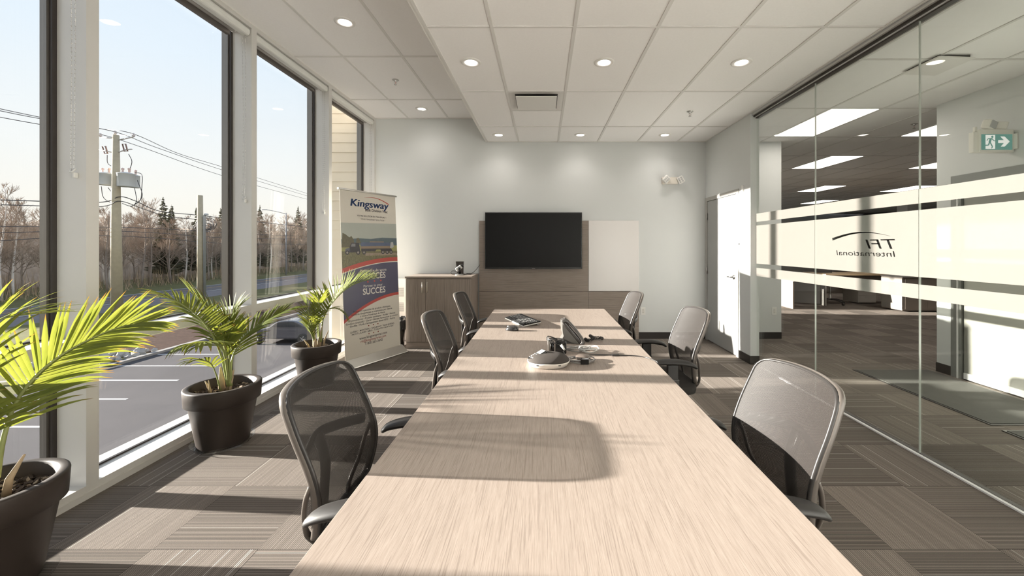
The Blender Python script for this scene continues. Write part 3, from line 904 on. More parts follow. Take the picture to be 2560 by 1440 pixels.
    for q in range(5):
        an = 2 * PI * q / 5 + 0.3; d = Vector((math.cos(an), math.sin(an), 0)); c = MB()
        for e in (-0.014, 0.014):
            side = Vector((-d.y, d.x, 0)) * e
            c.lathe([(0, -0.009), (0.024, -0.009), (0.027, 0), (0.024, 0.009), (0, 0.009)], d * 0.30 + side + Vector((0, 0, 0.028)), blackg, 14,
                    T=Matrix.Rotation(an + PI / 2, 4, 'Z') @ Matrix.Rotation(PI / 2, 4, 'Y'))
        c.tube([d * 0.30 + Vector((0, 0, 0.03)), d * 0.30 + Vector((0, 0, 0.075))], 0.010, black, 8)
        c.build('caster', None, t)
    return t
chairs = [
    ('black mesh office chair nearest the camera on the window side of the table', -0.530, 1.435, -PI / 2 + 0.02),
    ('black mesh office chair on the window side of the table, middle of three', -0.475, 2.705, -PI / 2),
    ('black mesh office chair in front of the wood cabinet, farthest on the window side', -0.525, 3.845, -PI / 2),
    ('mesh office chair with sunlit back, nearest the camera on the glass side', 0.655, 1.445, PI / 2 + 0.07),
    ('mesh office chair pulled out from the table on the glass side, beside the black cable', 0.830, 2.875, PI / 2 + 0.04),
    ('mesh office chair farthest on the glass side, in front of the white board', 0.630, 3.880, PI / 2 + 0.04)]
proto = make_chair(chairs[0][0])
for i, (lb, x, y, rz) in enumerate(chairs):
    c = proto if i == 0 else copy_tree(proto)
    c.location = (x, y, 0); c.rotation_euler = (0, 0, rz); c['label'] = lb

# ---------------------------------------------------------------- feature wall
t = thing('wall_panelling', 'grey-brown horizontal wood-grain panelling behind the television', 'wall panelling', (0, YB, 0))
x0, xs, x1 = -0.974, 0.690, 1.455; dY = -0.045
MB().box(x0, xs - 0.001, dY, 0, 0.731, 1.805, wood_x, 0.001).build('upper_panel', None, t)
MB().box(x0, xs - 0.001, dY, 0, 0.0, 0.727, wood_x, 0.001).build('lower_panel', None, t)
MB().box(xs + 0.001, x1, dY, 0, 0.0, 0.727, wood_x, 0.001).build('lower_panel', None, t)
t = thing('whiteboard', 'plain white marker board mounted flush beside the television', 'whiteboard', (0, YB, 0))
MB().box(xs + 0.001, x1, dY - 0.004, -0.001, 0.733, 1.807, M('marker board', (0.76, 0.73, 0.715), 0.22, spec=0.5), 0.003).build('board', None, t)
tv = thing('television', 'large black flat-screen television mounted on the wood panelling', 'television', (-0.145, YB - 0.045, 1.50))
tw, th = 1.458 / 2, 0.848 / 2
MB().box(-tw, tw, -0.085, -0.045, -th, th, M('tv bezel', (0.010, 0.010, 0.010), 0.25), 0.003).build('bezel', None, tv)
MB().box(-tw + 0.012, tw - 0.012, -0.0865, -0.084, -th + 0.024, th - 0.010, M('dark screen', (0.007, 0.007, 0.0072), 0.30, spec=0.22)).build('screen', None, tv)
MB().box(-0.30, 0.30, -0.045, 0, -0.20, 0.20, black).build('wall_mount', None, tv)
MB().box(-tw, tw, -0.088, -0.084, -th, -th + 0.010, blackg).build('lower_trim', None, tv)
mb = MB(); mb.box(-0.022, 0.022, -0.0890, -0.0880, -th + 0.003, -th + 0.008, M('badge grey', (0.30, 0.30, 0.30), 0.4))
mb.build('maker_badge', None, tv)

# ---------------------------------------------------------------- cabinet
cx0, cx1, cf, cb, ch = -1.903, -0.998, 5.540, YB - 0.01, 1.0
t = thing('storage_cabinet', 'grey-brown wood-grain two-door cabinet against the back wall', 'cabinet', (0, 0, 0))
MB().box(cx0 - 0.008, cx1 + 0.008, cf - 0.012, cb, ch - 0.027, ch, wood_mat('cabinet top laminate', 'X', *WC), 0.002).build('cabinet_top', None, t)
MB().box(cx0, cx1, cf + 0.02, cb, 0.085, ch - 0.030, wood_z).build('carcass', None, t)
MB().box(cx0 + 0.004, cx1 - 0.004, cf + 0.014, cb, 0.0, 0.085, wood_x).build('plinth', None, t)
dx = -1.628
for a, b, hx in ((cx0 + 0.002, dx - 0.002, dx - 0.038), (dx + 0.002, cx1 - 0.002, dx + 0.030)):
    d = MB().box(a, b, cf, cf + 0.019, 0.092, ch - 0.033, wood_z, 0.001).build('cabinet_door', None, t)
    h = MB(); y = cf - 0.028
    h.tube([(hx, y, 0.775), (hx, y, 0.925)], 0.0048, M('brushed nickel', (0.62, 0.56, 0.46), 0.3, metal=0.9), 10)
    for zz in (0.785, 0.915): h.tube([(hx, y, zz), (hx, cf, zz)], 0.004, M('brushed nickel'), 8)
    h.build('handle', None, d)

# ---------------------------------------------------------------- webcam, adapter and leads on the cabinet
t = thing('conference_camera', 'small pan-tilt conference camera with silver lens barrel on the cabinet', 'camera', (-1.205, 5.755, ch))
MB().lathe([(0, 0), (0.058, 0.0), (0.062, 0.006), (0.060, 0.012), (0.045, 0.018)], (0, 0, 0), steel, 28).build('base', None, t)
b = MB(); b.lathe([(0.050, 0.012), (0.030, 0.024), (0.020, 0.030), (0, 0.030)], (0, 0, 0), blackg, 24)
b.tube([(0.002, -0.002, 0.026), (0.002, -0.004, 0.10), (0.002, -0.004, 0.112)], [0.023, 0.022, 0.016], blackg, 14, up=(0, 1, 0), flat=(0.55, 1))
b.build('stalk', None, t)
T = Matrix.Translation((-0.004, 0.028, 0.105)) @ Matrix.Rotation(-0.65, 4, 'Y')
b = MB(); b.box(-0.055, 0.040, -0.028, 0.028, -0.028, 0.028, M('silver plastic', (0.62, 0.62, 0.61), 0.28, metal=0.3), 0.010, 3, T)
hd_ = b.build('camera_head', None, t)
MB().lathe([(0.024, 0), (0.025, 0.018), (0.018, 0.022), (0, 0.020)], (0, 0, 0), blackg, 20, T=T @ Matrix.Translation((0.040, 0, 0)) @ Matrix.Rotation(PI / 2, 4, 'Y')).build('lens', None, hd_)
t = thing('wall_plate', 'dark cable box standing behind the small camera on the cabinet', 'box', (-1.225, 5.93, ch))
MB().prism([(-0.040, 0), (0.045, 0), (0.052, 0.192), (-0.062, 0.192)], 0.03, M('dark card', (0.035, 0.028, 0.024), 0.35), Matrix.Rotation(PI / 2, 4, 'X')).build('panel', None, t)
o = MB().tube(catmull([(-1.145, 5.79, ch + 0.006), (-1.10, 5.85, ch + 0.008), (-1.05, 5.93, ch + 0.02), (-1.01, 5.99, ch + 0.06), (-0.975, 6.05, ch + 0.11), (-0.960, 6.085, ch + 0.135)], 8), 0.004, black, 8).build('power_cable')
tag(o, 'thin grey cable rising from the camera to behind the television panel', 'cable')
o = MB().tube(catmull([(-1.245, 5.80, ch + 0.05), (-1.30, 5.80, ch + 0.060), (-1.335, 5.80, ch + 0.045), (-1.325, 5.82, ch + 0.012), (-1.28, 5.86, ch + 0.006), (-1.20, 5.87, ch + 0.006), (-1.10, 5.88, ch + 0.006)], 8), 0.004, black, 8).build('power_cable')
tag(o, 'black cable looped to the left of the small camera', 'cable')
o = MB().box(-1.13, -1.055, 5.88, 5.92, ch, ch + 0.02, black, 0.004).build('power_adapter')
tag(o, 'flat black power adapter on the cabinet behind the small camera', 'power adapter')

# ---------------------------------------------------------------- wall heater behind the banner, and waste bin
t = thing('wall_heater', 'white cabinet heater with louvred grilles in the corner behind the banner', 'heater', (-2.20, 6.01, 0))
hw_ = M('heater enamel', (0.80, 0.78, 0.75), 0.4)
MB().box(-0.30, 0.14, 0.0, 0.13, 0.0, 0.93, hw_, 0.004).build('housing', None, t)
for z0, z1 in ((0.66, 0.80), (0.44, 0.57)):
    g = MB(); g.box(-0.26, 0.11, -0.003, 0.0, z0, z1, M('grille shadow', (0.30, 0.30, 0.30), 0.6))
    z = z0 + 0.006
    while z < z1 - 0.004: g.box(-0.26, 0.11, -0.010, -0.001, z, z + 0.006, hw_); z += 0.014
    g.build('grille', None, t)
t = thing('waste_bin', 'dark cylindrical waste bin with a crumpled black liner beside the cabinet', 'bin', (-2.085, 5.66, 0))
MB().lathe([(0, 0.0), (0.115, 0.0), (0.145, 0.36), (0.138, 0.36), (0.110, 0.012), (0, 0.012)], (0, 0, 0), M('bin metal', (0.07, 0.062, 0.055), 0.3, metal=0.7), 32).build('body', None, t)
b = MB(); n = 48; rs = []
random.seed(3)
for k, (r, z) in enumerate(((0.120, 0.20), (0.138, 0.34), (0.146, 0.405), (0.158, 0.375), (0.156, 0.31), (0.152, 0.25))):
    rs.append([b.bm.verts.new((math.cos(2 * PI * j / n) * (r + (random.random() - .5) * 0.016 * (k > 0)), math.sin(2 * PI * j / n) * (r + (random.random() - .5) * 0.016 * (k > 0)), z + (random.random() - .5) * 0.03 * (k > 1))) for j in range(n)])
kk = b.mi(M('black liner', (0.015, 0.015, 0.015), 0.12, spec=0.9))
for A, B in zip(rs, rs[1:]):
    for j in range(n): f = b.bm.faces.new((A[j], A[(j + 1) % n], B[(j + 1) % n], B[j])); f.material_index = kk
b.build('liner', None, t)

# ---------------------------------------------------------------- roll-up banner
BW, BH = 0.840, 2.032
u = Vector((0.4395, 0.8983, 0)).normalized(); nrm = Vector((0.8983, -0.4395, 0))
upv = Vector((-0.0893, 0.0437, 2.03)).normalized()
nn = u.cross(upv).normalized()
bl = Vector((-2.283, 4.622, 0.055))
TB = Matrix(((u.x, upv.x, nn.x, bl.x), (u.y, upv.y, nn.y, bl.y), (u.z, upv.z, nn.z, bl.z), (0, 0, 0, 1)))
t = thing('banner_stand', 'roll-up banner stand with tanker truck picture and blue lettering by the window', 'banner', tuple(bl.xy) + (0,))
inv = Matrix.Translation((-bl.x, -bl.y, 0))
TBL = inv @ TB
def bp_(name): pass
cream = M('banner cream', (0.66, 0.615, 0.545), 0.35, spec=0.4)
navy = M('banner navy', (0.085, 0.080, 0.135), 0.3, var=0.12, vs=6)
red = M('banner red', (0.48, 0.075, 0.060), 0.35)
ink = M('banner ink', (0.035, 0.030, 0.040), 0.5)
inkr = M('banner ink red', (0.26, 0.045, 0.035), 0.5)
logo_b = M('logo blue', (0.040, 0.085, 0.23), 0.4)
txt_w = M('banner white', (0.72, 0.68, 0.63), 0.4)
sheet = MB().box(0, BW, 0, BH, -0.0008, 0, cream, T=TBL).build('sheet', None, t)
def arc(x, a, b, c): return a + b * x + c * x * x
def band(f0, f1, mat, name, z, x0=0.0, x1=BW, n=40):
    mb = MB()
    for i in range(n):
        a = x0 + (x1 - x0) * i / n; b = x0 + (x1 - x0) * (i + 1) / n
        if f1(a) - f0(a) <= 0 and f1(b) - f0(b) <= 0: continue
        mb.poly([TBL @ Vector((a, f0(a), z)), TBL @ Vector((b, f0(b), z)), TBL @ Vector((b, max(f0(b), f1(b)), z)), TBL @ Vector((a, max(f0(a), f1(a)), z))], mat)
    return mb.build(name, None, sheet, recalc=False)
top_red = lambda x: 1.085 + 0.30 * x - 0.195 * x * x      # top of the red arc under the picture
lowc = lambda x: 0.500 + 0.60 * x - 0.36 * x * x          # bottom of the navy field
# printed picture
def rgb(n, c=None, v=0.0, vs=30): return M('print ' + n, c, 0.35, var=v, vs=vs)
pic = MB(); zz = 0.0006
def q(pts, mat, z): pic.poly([TBL @ Vector((p[0], p[1], z)) for p in pts], mat)
W = BW
q([(0, 1.36), (W, 1.36), (W, 1.665), (0, 1.640)], rgb('sky', (0.42, 0.44, 0.40), 0.05, 5), 0.0003)
q([(0, 1.36), (W, 1.36), (W, 1.47), (0.6, 1.475), (0.42, 1.455), (0.25, 1.460), (0, 1.445)], rgb('far hills', (0.10, 0.135, 0.155), 0.15, 20), 0.0004)
q([(0.0, 1.30), (W, 1.30), (W, 1.375), (0.0, 1.385)], rgb('field', (0.30, 0.29, 0.12), 0.2, 14), 0.0005)
q([(0, 1.35), (0.02, 1.52), (0.06, 1.505), (0.08, 1.49), (0.11, 1.47), (0.14, 1.485), (0.17, 1.44), (0.18, 1.35)], rgb('trees', (0.13, 0.115, 0.07), 0.35, 60), 0.0006)
q([(0.2, 1.40), (0.21, 1.46), (0.24, 1.465), (0.26, 1.43), (0.27, 1.40)], rgb('trees'), 0.0006)
q([(0, 1.05), (W, 1.15), (W, 1.305), (0, 1.305)], rgb('grass', (0.175, 0.155, 0.085), 0.55, 70), 0.0007)
q([(0.33, 1.245), (W, 1.245), (W, 1.275), (0.33, 1.28)], rgb('gravel', (0.33, 0.26, 0.20), 0.1), 0.0008)
dk = rgb('truck dark', (0.045, 0.040, 0.045), 0.4, 40); ch_ = rgb('tank mid', (0.27, 0.20, 0.14), 0.15, 20)
q([(0.10, 1.29), (0.11, 1.36), (0.135, 1.405), (0.24, 1.405), (0.26, 1.29)], dk, 0.0009)      # cab
q([(0.045, 1.29), (0.055, 1.335), (0.11, 1.345), (0.12, 1.29)], rgb('truck bonnet', (0.12, 0.12, 0.15)), 0.0009)
q([(0.125, 1.36), (0.14, 1.395), (0.19, 1.395), (0.19, 1.36)], rgb('truck window', (0.20, 0.20, 0.21)), 0.0010)
q([(0.26, 1.335), (0.265, 1.40), (0.29, 1.412), (0.70, 1.412), (0.735, 1.395), (0.74, 1.36), (0.72, 1.335)], rgb('tank blue', (0.10, 0.125, 0.20), 0.15, 12), 0.0010)
q([(0.26, 1.335), (0.26, 1.362), (0.735, 1.368), (0.72, 1.335)], ch_, 0.0011)
q([(0.72, 1.34), (0.735, 1.415), (0.775, 1.42), (0.785, 1.36), (0.76, 1.34)], rgb('tank end', (0.40, 0.40, 0.40)), 0.0012)
q([(0.27, 1.30), (0.27, 1.335), (0.74, 1.335), (0.76, 1.30)], dk, 0.0011)
q([(0.40, 1.412), (0.40, 1.425), (0.62, 1.425), (0.62, 1.412)], ch_, 0.0011)
q([(0.48, 1.30), (0.50, 1.322), (0.56, 1.322), (0.57, 1.30)], rgb('field'), 0.0012)
def disc(cx, cy, r, mat, z, n=18): q([(cx + r * math.cos(2 * PI * i / n), cy + r * math.sin(2 * PI * i / n)) for i in range(n)], mat, z)
for cx, r in ((0.075, 0.027), (0.225, 0.028), (0.31, 0.026), (0.60, 0.027), (0.67, 0.027), (0.735, 0.026)):
    disc(cx, 1.288, r, dk, 0.0012); disc(cx, 1.288, r * 0.5, rgb('wheel hub', (0.30, 0.27, 0.24)), 0.0013)
random.seed(11)
for k in range(420):
    x = random.random() * W; y0 = random.uniform(1.10, 1.245) + 0.02 * math.sin(x * 17); h = random.uniform(0.015, 0.045); d = random.uniform(-0.012, 0.012)
    gm = (rgb('blade a', (0.25, 0.235, 0.12)), rgb('blade b', (0.10, 0.09, 0.045)), rgb('blade c', (0.17, 0.16, 0.07)))[k % 3]
    q([(x - 0.0022, y0), (x + 0.0022, y0), (x + d, y0 + h)], gm, 0.0014 + 0.00001 * (k % 7))
pic.build('printed_picture', None, sheet, recalc=False)
band(lambda x: lowc(x) - 0.0, lambda x: top_red(x) - 0.045, navy, 'navy_field', 0.0020)
band(lambda x: top_red(x) - 0.047, lambda x: top_red(x) - 0.036, cream, 'white_stripe', 0.0023)
band(lambda x: top_red(x) - 0.036, lambda x: top_red(x) + 0.016, red, 'red_arc', 0.0023)
band(lambda x: lowc(x) - 0.036, lambda x: lowc(x), red, 'lower_red_arc', 0.0023)
band(lambda x: -0.01, lambda x: lowc(x) - 0.034, cream, 'lower_field', 0.0021)
def TT(z): return TBL @ Matrix.Translation((0, 0, z))
lg = MB()
for e_ in (-0.0055, -0.0028, 0.0, 0.0028, 0.0055): fit_text(lg, 'Kingsway', 0.430 + e_, 1.850, 0.575, TT(0.0012), logo_b, hs=0.82, shear=0.16)
lg.build('logo_lettering', None, sheet)
sw = MB()
for i in range(24):
    def P2(k):
        tt = k / 24; x = 0.335 + 0.39 * tt
        return x, 1.962 + 0.030 * math.sin(PI * min(1, tt * 0.9 + 0.05)) - 0.045 * tt ** 2, 0.001 + 0.014 * tt
    a, b = P2(i), P2(i + 1)
    sw.poly([TT(0.0012) @ Vector((a[0], a[1] - a[2], 0)), TT(0.0012) @ Vector((b[0], b[1] - b[2], 0)), TT(0.0012) @ Vector((b[0], b[1], 0)), TT(0.0012) @ Vector((a[0], a[1], 0))], red)
sw.build('logo_swoosh', None, sheet, recalc=False)
tx = MB()
fit_text(tx, 'Bulk Division Vrac', 0.525, 1.800, 0.355, TT(0.0012), ink, shear=0.16, bold=0.02)
fit_text(tx, 'VOTRE SOLUTION EN TRANSPORT !', 0.45, 1.728, 0.445, TT(0.0012), ink, hs=1.05, bold=0.012)
fit_text(tx, 'YOUR TRANSPORT SOLUTION !', 0.465, 1.688, 0.370, TT(0.0012), ink, hs=1.05, shear=0.18)
tx.build('slogan_text', None, sheet)
tx = MB()
fit_text(tx, 'Partenaire de votre', 0.445, 1.045, 0.40, TT(0.0026), txt_w)
fit_text(tx, 'SUCCÈS', 0.455, 0.957, 0.345, TT(0.0026), txt_w, hs=1.1, bold=0.015)
fit_text(tx, 'Partner in your', 0.430, 0.858, 0.29, TT(0.0026), txt_w)
fit_text(tx, 'SUCCES', 0.445, 0.770, 0.345, TT(0.0026), txt_w, hs=1.1, bold=0.015)
tx.build('white_text', None, sheet)
dt = MB()
for cx in (0.35, 0.45, 0.55):
    dt.poly([TT(0.0026) @ Vector((cx + 0.012 * math.cos(2 * PI * i / 14), 0.925 + 0.012 * math.sin(2 * PI * i / 14), 0)) for i in range(14)], red)
for cy in (0.385, 0.287):
    for cx in (0.34, 0.41, 0.48):
        dt.poly([TT(0.0026) @ Vector((cx + 0.008 * math.cos(2 * PI * i / 12), cy + 0.008 * math.sin(2 * PI * i / 12), 0)) for i in range(12)], inkr)
dt.build('printed_dots', None, sheet)
def lines(name, rows, mat=None):
    mb = MB()
    for body, cy, w_ in rows: fit_text(mb, body, 0.41, cy, w_, TT(0.0026), mat or ink, bold=0.012)
    mb.build(name, None, sheet)
lines('product_text', (('Transport spécialisé de produits chimiques,', 0.572, 0.565), ('matières dangereuses et explosives par citerne', 0.539, 0.615), ("à travers l'Amérique du Nord.", 0.506, 0.375),
      ('• Hydrocarbures • Produits caustiques • Acides • Résines', 0.473, 0.715), ("• Émulsion (explosifs) • Glycol • Nitrate d'ammonium en solution", 0.440, 0.80), ("• Bisulfite • Fluide d'échappement diesel (FED) • Autres", 0.407, 0.70)))
lines('city_text', (('QUÉBEC • MONTRÉAL • SAGUENAY • TROIS-RIVIÈRES', 0.338, 0.665), ('• MONT-LAURIER • AMOS • TORONTO • NORTH BAY', 0.310, 0.645)))
lines('web_address', (('www.kingswayvrac.com', 0.238, 0.42),))
lines('mail_address', (('rh@kingswayvrac.com', 0.200, 0.385),), inkr)
lines('phone_number', (('T 800 263-3642', 0.160, 0.27),))
rail = MB(); rail.tube([TBL @ Vector((-0.020, BH + 0.006, 0)), TBL @ Vector((BW + 0.020, BH + 0.006, 0))], 0.012, M('satin aluminium', (0.62, 0.60, 0.56), 0.32, metal=0.7), 12, flat=(0.9, 1.0))
rail.build('top_rail', None, t)
ba = MB()
prof = [(-0.085, 0.012), (-0.080, 0.030), (-0.045, 0.075), (-0.010, 0.092), (0.012, 0.092), (0.040, 0.070), (0.105, 0.018), (0.108, 0.010)]
Tb = Matrix(((nrm.x, 0, u.x, 0), (nrm.y, 0, u.y, 0), (0, 1, 0, 0), (0, 0, 0, 1)))
ba.prism(prof, BW + 0.05, M('satin aluminium'), Tb @ Matrix.Translation((0, 0, -0.025)))
bo = ba.build('base_housing', None, t)
ft = MB()
for s in (0.03, BW - 0.03):
    for e in (0.07, -0.06):
        p = u * s + nrm * e; ft.lathe([(0.010, 0), (0.010, 0.013)], (p.x, p.y, 0), black, 10)
ft.build('foot_pads', None, t)
po = MB(); po.tube([TBL @ Vector((BW / 2, 0.0, -0.020)), TBL @ Vector((BW / 2, BH - 0.02, -0.018))], 0.008, M('satin aluminium'), 8); po.build('support_pole', None, t)

# ---------------------------------------------------------------- things on the table
def flat_T(x, y, z, rz): return Matrix.Translation((x, y, z)) @ Matrix.Rotation(rz, 4, 'Z')
# keyboard
kb = thing('keyboard', 'black slim computer keyboard with light-edged base lying aslant on the table', 'keyboard', (-0.187, 3.590, TZ), math.atan2(-0.375, 0.185))
tilt = Matrix.Translation((0, 0, 0.009)) @ Matrix.Rotation(math.radians(7.0), 4, 'X') @ Matrix.Translation((0, 0, 0.005))
MB().box(-0.215, 0.215, -0.085, 0.085, -0.004, 0.006, M('silver keyboard base', (0.66, 0.65, 0.62), 0.3), 0.004, 2, tilt).build('base', None, kb)
MB().box(-0.213, 0.213, -0.083, 0.083, 0.006, 0.012, blackg, 0.002, 2, tilt).build('deck', None, kb)
MB().box(-0.200, 0.200, -0.081, -0.056, 0.012, 0.0145, M('palm strip', (0.02, 0.02, 0.02), 0.5), 0.001, 1, tilt).build('palm_strip', None, kb)
kc = MB(); keym = M('keycap', (0.014, 0.014, 0.014), 0.5); leg = M('key legend', (0.62, 0.62, 0.60), 0.5)
for r in range(6):
    y0 = -0.050 + r * 0.0205; xx = -0.205
    while xx < 0.200:
        w_ = 0.019
        if r == 0 and -0.13 < xx < -0.12: w_ = 0.11
        if 0.075 < xx < 0.090 or 0.148 < xx < 0.158: xx += 0.006; continue
        kc.box(xx + 0.001, xx + w_ - 0.0015, y0 + 0.001, y0 + 0.0185, 0.012, 0.0165, keym, 0, 1, tilt)
        if r < 5:
            kc.box(xx + 0.003, xx + min(w_, 0.019) - 0.008, y0 + 0.010, y0 + 0.0155, 0.0165, 0.01665, leg, 0, 1, tilt)
        xx += w_
kc.build('keys', None, kb)
f = MB()
for s in (-0.18, 0.18): f.box(s - 0.012, s + 0.012, 0.060, 0.066, 0.0, 0.018, M('silver keyboard base'), 0.001)
f.build('riser_foot', None, kb)
# mouse
mo = thing('computer_mouse', 'black computer mouse beside the keyboard', 'mouse', (-0.250, 3.225, TZ), 2.95)
b = MB(); n = 28; rs = []
for k in range(9):
    a = k / 8 * PI / 2; r = math.cos(a) ** 0.55 if k < 8 else 0.02; z = math.sin(a) ** 0.9 * 0.038
    rs.append([b.bm.verts.new((math.cos(2 * PI * j / n) * 0.054 * r - 0.004 * (1 - r), math.sin(2 * PI * j / n) * (0.031 - 0.003 * math.cos(2 * PI * j / n)) * r, max(0.002, z * (1 + 0.25 * -math.cos(2 * PI * j / n) * r * 0.6)))) for j in range(n)])
kk = b.mi(M('mouse shell', (0.025, 0.023, 0.022), 0.22, spec=0.6))
for A, B in zip(rs, rs[1:]):
    for j in range(n): f = b.bm.faces.new((A[j], A[(j + 1) % n], B[(j + 1) % n], B[j])); f.smooth = True; f.material_index = kk
b.bm.faces.new(rs[-1]); b.bm.faces.new(rs[0][::-1])
b.build('shell', None, mo)
MB().lathe([(0, -0.003), (0.009, -0.003), (0.009, 0.003), (0, 0.003)], (0.030, 0, 0.030), steel, 16, T=Matrix.Rotation(PI / 2, 4, 'X')).build('scroll_wheel', None, mo)
# desk telephone: faces +X, handset towards the camera
ph = thing('desk_telephone', 'grey and black desk telephone propped on its stand, handset towards the camera', 'telephone', (0.192, 2.860, TZ), 0.05)
pg = M('phone grey', (0.17, 0.163, 0.15), 0.28, metal=0.35); pd = M('phone graphite', (0.060, 0.054, 0.050), 0.3, spec=0.6)
TF = Matrix.Translation((0.072, 0, 0.012)) @ Matrix.Rotation(math.radians(50), 4, 'Y')      # local -x runs up the sloping face
b = MB(); b.box(-0.185, 0.0, -0.085, 0.095, -0.022, 0.004, pd, 0.008, 3, TF)
body = b.build('body', None, ph)
b = MB()
pts = []
for k in range(15):
    t_ = k / 14; x = -0.185 + 0.185 * t_
    pts.append((x, -0.020 - 0.052 * math.sin(PI * t_)))
pr = [(p[0], p[1]) for p in pts] + [(0, -0.018), (-0.185, -0.018)]
Tp = TF @ Matrix(((1, 0, 0, 0), (0, 0, 1, -0.080), (0, 1, 0, 0), (0, 0, 0, 1)))
b.prism(pr, 0.150, pg, Tp); b.build('back_shell', None, ph)
b = MB(); b.box(-0.178, -0.120, 0.0, 0.085, 0.004, 0.012, M('phone bezel light', (0.60, 0.58, 0.54), 0.3), 0.003, 2, TF)
b.box(-0.170, -0.128, 0.008, 0.078, 0.012, 0.0128, M('phone display', (0.09, 0.11, 0.10), 0.1), 0, 1, TF); b.build('display', None, ph)
b = MB()
for r in range(4):
    for c in range(3): b.box(-0.098 + r * 0.020, -0.084 + r * 0.020, 0.016 + c * 0.020, 0.031 + c * 0.020, 0.004, 0.010, M('phone key', (0.55, 0.53, 0.50), 0.4), 0.002, 1, TF)
for c in range(4): b.box(-0.116, -0.105, 0.004 + c * 0.021, 0.018 + c * 0.021, 0.004, 0.010, M('phone key'), 0.001, 1, TF)
for r in range(5): b.box(-0.160 + r * 0.028, -0.140 + r * 0.028, 0.084, 0.094, 0.002, 0.010, pd, 0.002, 1, TF)
b.build('keypad', None, ph)
b = MB()
hs = catmull([(-0.198, -0.074, -0.012), (-0.192, -0.074, 0.006), (-0.165, -0.074, 0.016), (-0.095, -0.074, 0.019), (-0.030, -0.074, 0.015), (0.002, -0.074, 0.006), (0.010, -0.074, -0.010)], 5)
m = len(hs); rr = [0.024 - 0.005 * math.sin(PI * i / (m - 1)) for i in range(m)]
b.tube([TF @ Vector(p) for p in hs], rr, pd, 12, up=(0, 1, 0), flat=(1.25, 0.75))
b.build('handset', None, ph)
b = MB(); b.box(-0.075, 0.070, -0.070, 0.080, 0.0, 0.009, pd, 0.003)
b.prism([(-0.075, 0.004), (-0.045, 0.004), (-0.010, 0.085), (-0.030, 0.085)], 0.10, pg, Matrix.Translation((0, 0.055, 0)) @ Matrix.Rotation(PI / 2, 4, 'X'))
b.build('stand', None, ph)
def coil(pts, R, r, turns, mat, n=6, name='coiled_cord', label='', cat='cord'):
    path = catmull(pts, 40); L = len(path); out = []
    for i, p in enumerate(path):
        for s in range(4):
            k = i + s / 4
            if i == L - 1 and s > 0: break
            a = Vector(path[min(i, L - 2)]); b_ = Vector(path[min(i, L - 2) + 1]); tdir = (b_ - a).normalized()
            u_ = tdir.orthogonal().normalized(); w_ = tdir.cross(u_)
            an = 2 * PI * turns * k / L
            out.append(p + (b_ - a) * (s / 4) + u_ * math.cos(an) * R + w_ * math.sin(an) * R)
    o = MB().tube(out, r, mat, n).build(name); tag(o, label, cat); return o
zt = TZ + 0.012
coil([(0.300, 2.87, zt + 0.004), (0.315, 2.83, zt), (0.355, 2.84, zt + 0.012), (0.340, 2.90, zt + 0.018), (0.372, 2.92, zt), (0.405, 2.87, zt + 0.010), (0.430, 2.90, zt)], 0.0085, 0.0028, 30, black, name='handset_cord', label='coiled black handset cord curled to the right of the desk telephone')
# headset charger block with wound leads
hb = thing('charger_block', 'black power block wrapped with leads, standing behind the speakerphone', 'power adapter', (0.105, 2.545, TZ), 0.1)
MB().box(-0.030, 0.040, -0.028, 0.030, 0.0, 0.082, blackg, 0.008, 3).build('housing', None, hb)
MB().box(-0.078, -0.068, -0.02, 0.020, 0.0, 0.085, steel, 0.002).build('metal_plate', None, hb)
b = MB(); b.tube([(-0.045, -0.01, 0.0), (-0.045, -0.01, 0.078)], 0.008, blackg, 10); b.tube([(-0.056, 0.012, 0.0), (-0.056, 0.012, 0.078)], 0.008, chrome, 10); b.build('side_post', None, hb)
b = MB(); b.tube([(0.005, -0.030, 0.060), (0.012, -0.050, 0.050), (0.022, -0.062, 0.034)], [0.010, 0.008, 0.005], M('grey plug', (0.45, 0.44, 0.42), 0.3), 10); b.build('plug', None, hb)
random.seed(5)
def loops(c, rx, ry, n, mat, r=0.0028, jit=0.008, T=None, h=0.03, zb=0.004):
    pts = []
    for k in range(n * 16):
        a = 2 * PI * k / 16; q_ = k / (n * 16)
        pts.append(Vector(((rx + jit * math.sin(k * 0.37)) * math.cos(a), (ry + jit * math.cos(k * 0.29)) * math.sin(a), zb + h * (0.5 + 0.5 * math.sin(k * 0.61)) * 0.8)))
    if T is None: T = Matrix.Identity(4)
    return [Vector(c) + T @ p for p in pts]
Tw = Matrix.Rotation(0.25, 4, 'Y')
o = MB().tube(loops((0.085, 2.545, TZ + 0.062), 0.062, 0.036, 5, black, T=Tw), 0.0028, black, 6).build('wound_cable'); tag(o, 'black lead wound round the top of the power block', 'cable')
o = MB().tube(loops((0.225, 2.60, TZ + 0.002), 0.085, 0.040, 5, black, h=0.022), 0.0026, M('grey lead', (0.30, 0.29, 0.28), 0.25, metal=0.3), 6).build('wound_cable'); tag(o, 'grey lead bundle looped between power block and telephone', 'cable')
o = MB().tube(loops((0.300, 2.575, TZ + 0.002), 0.060, 0.045, 4, black, h=0.030, jit=0.012), 0.0028, M('pale lead', (0.55, 0.54, 0.52), 0.25), 6).build('wound_cable'); tag(o, 'pale lead bundle right of the power block, tied in a loop', 'cable')
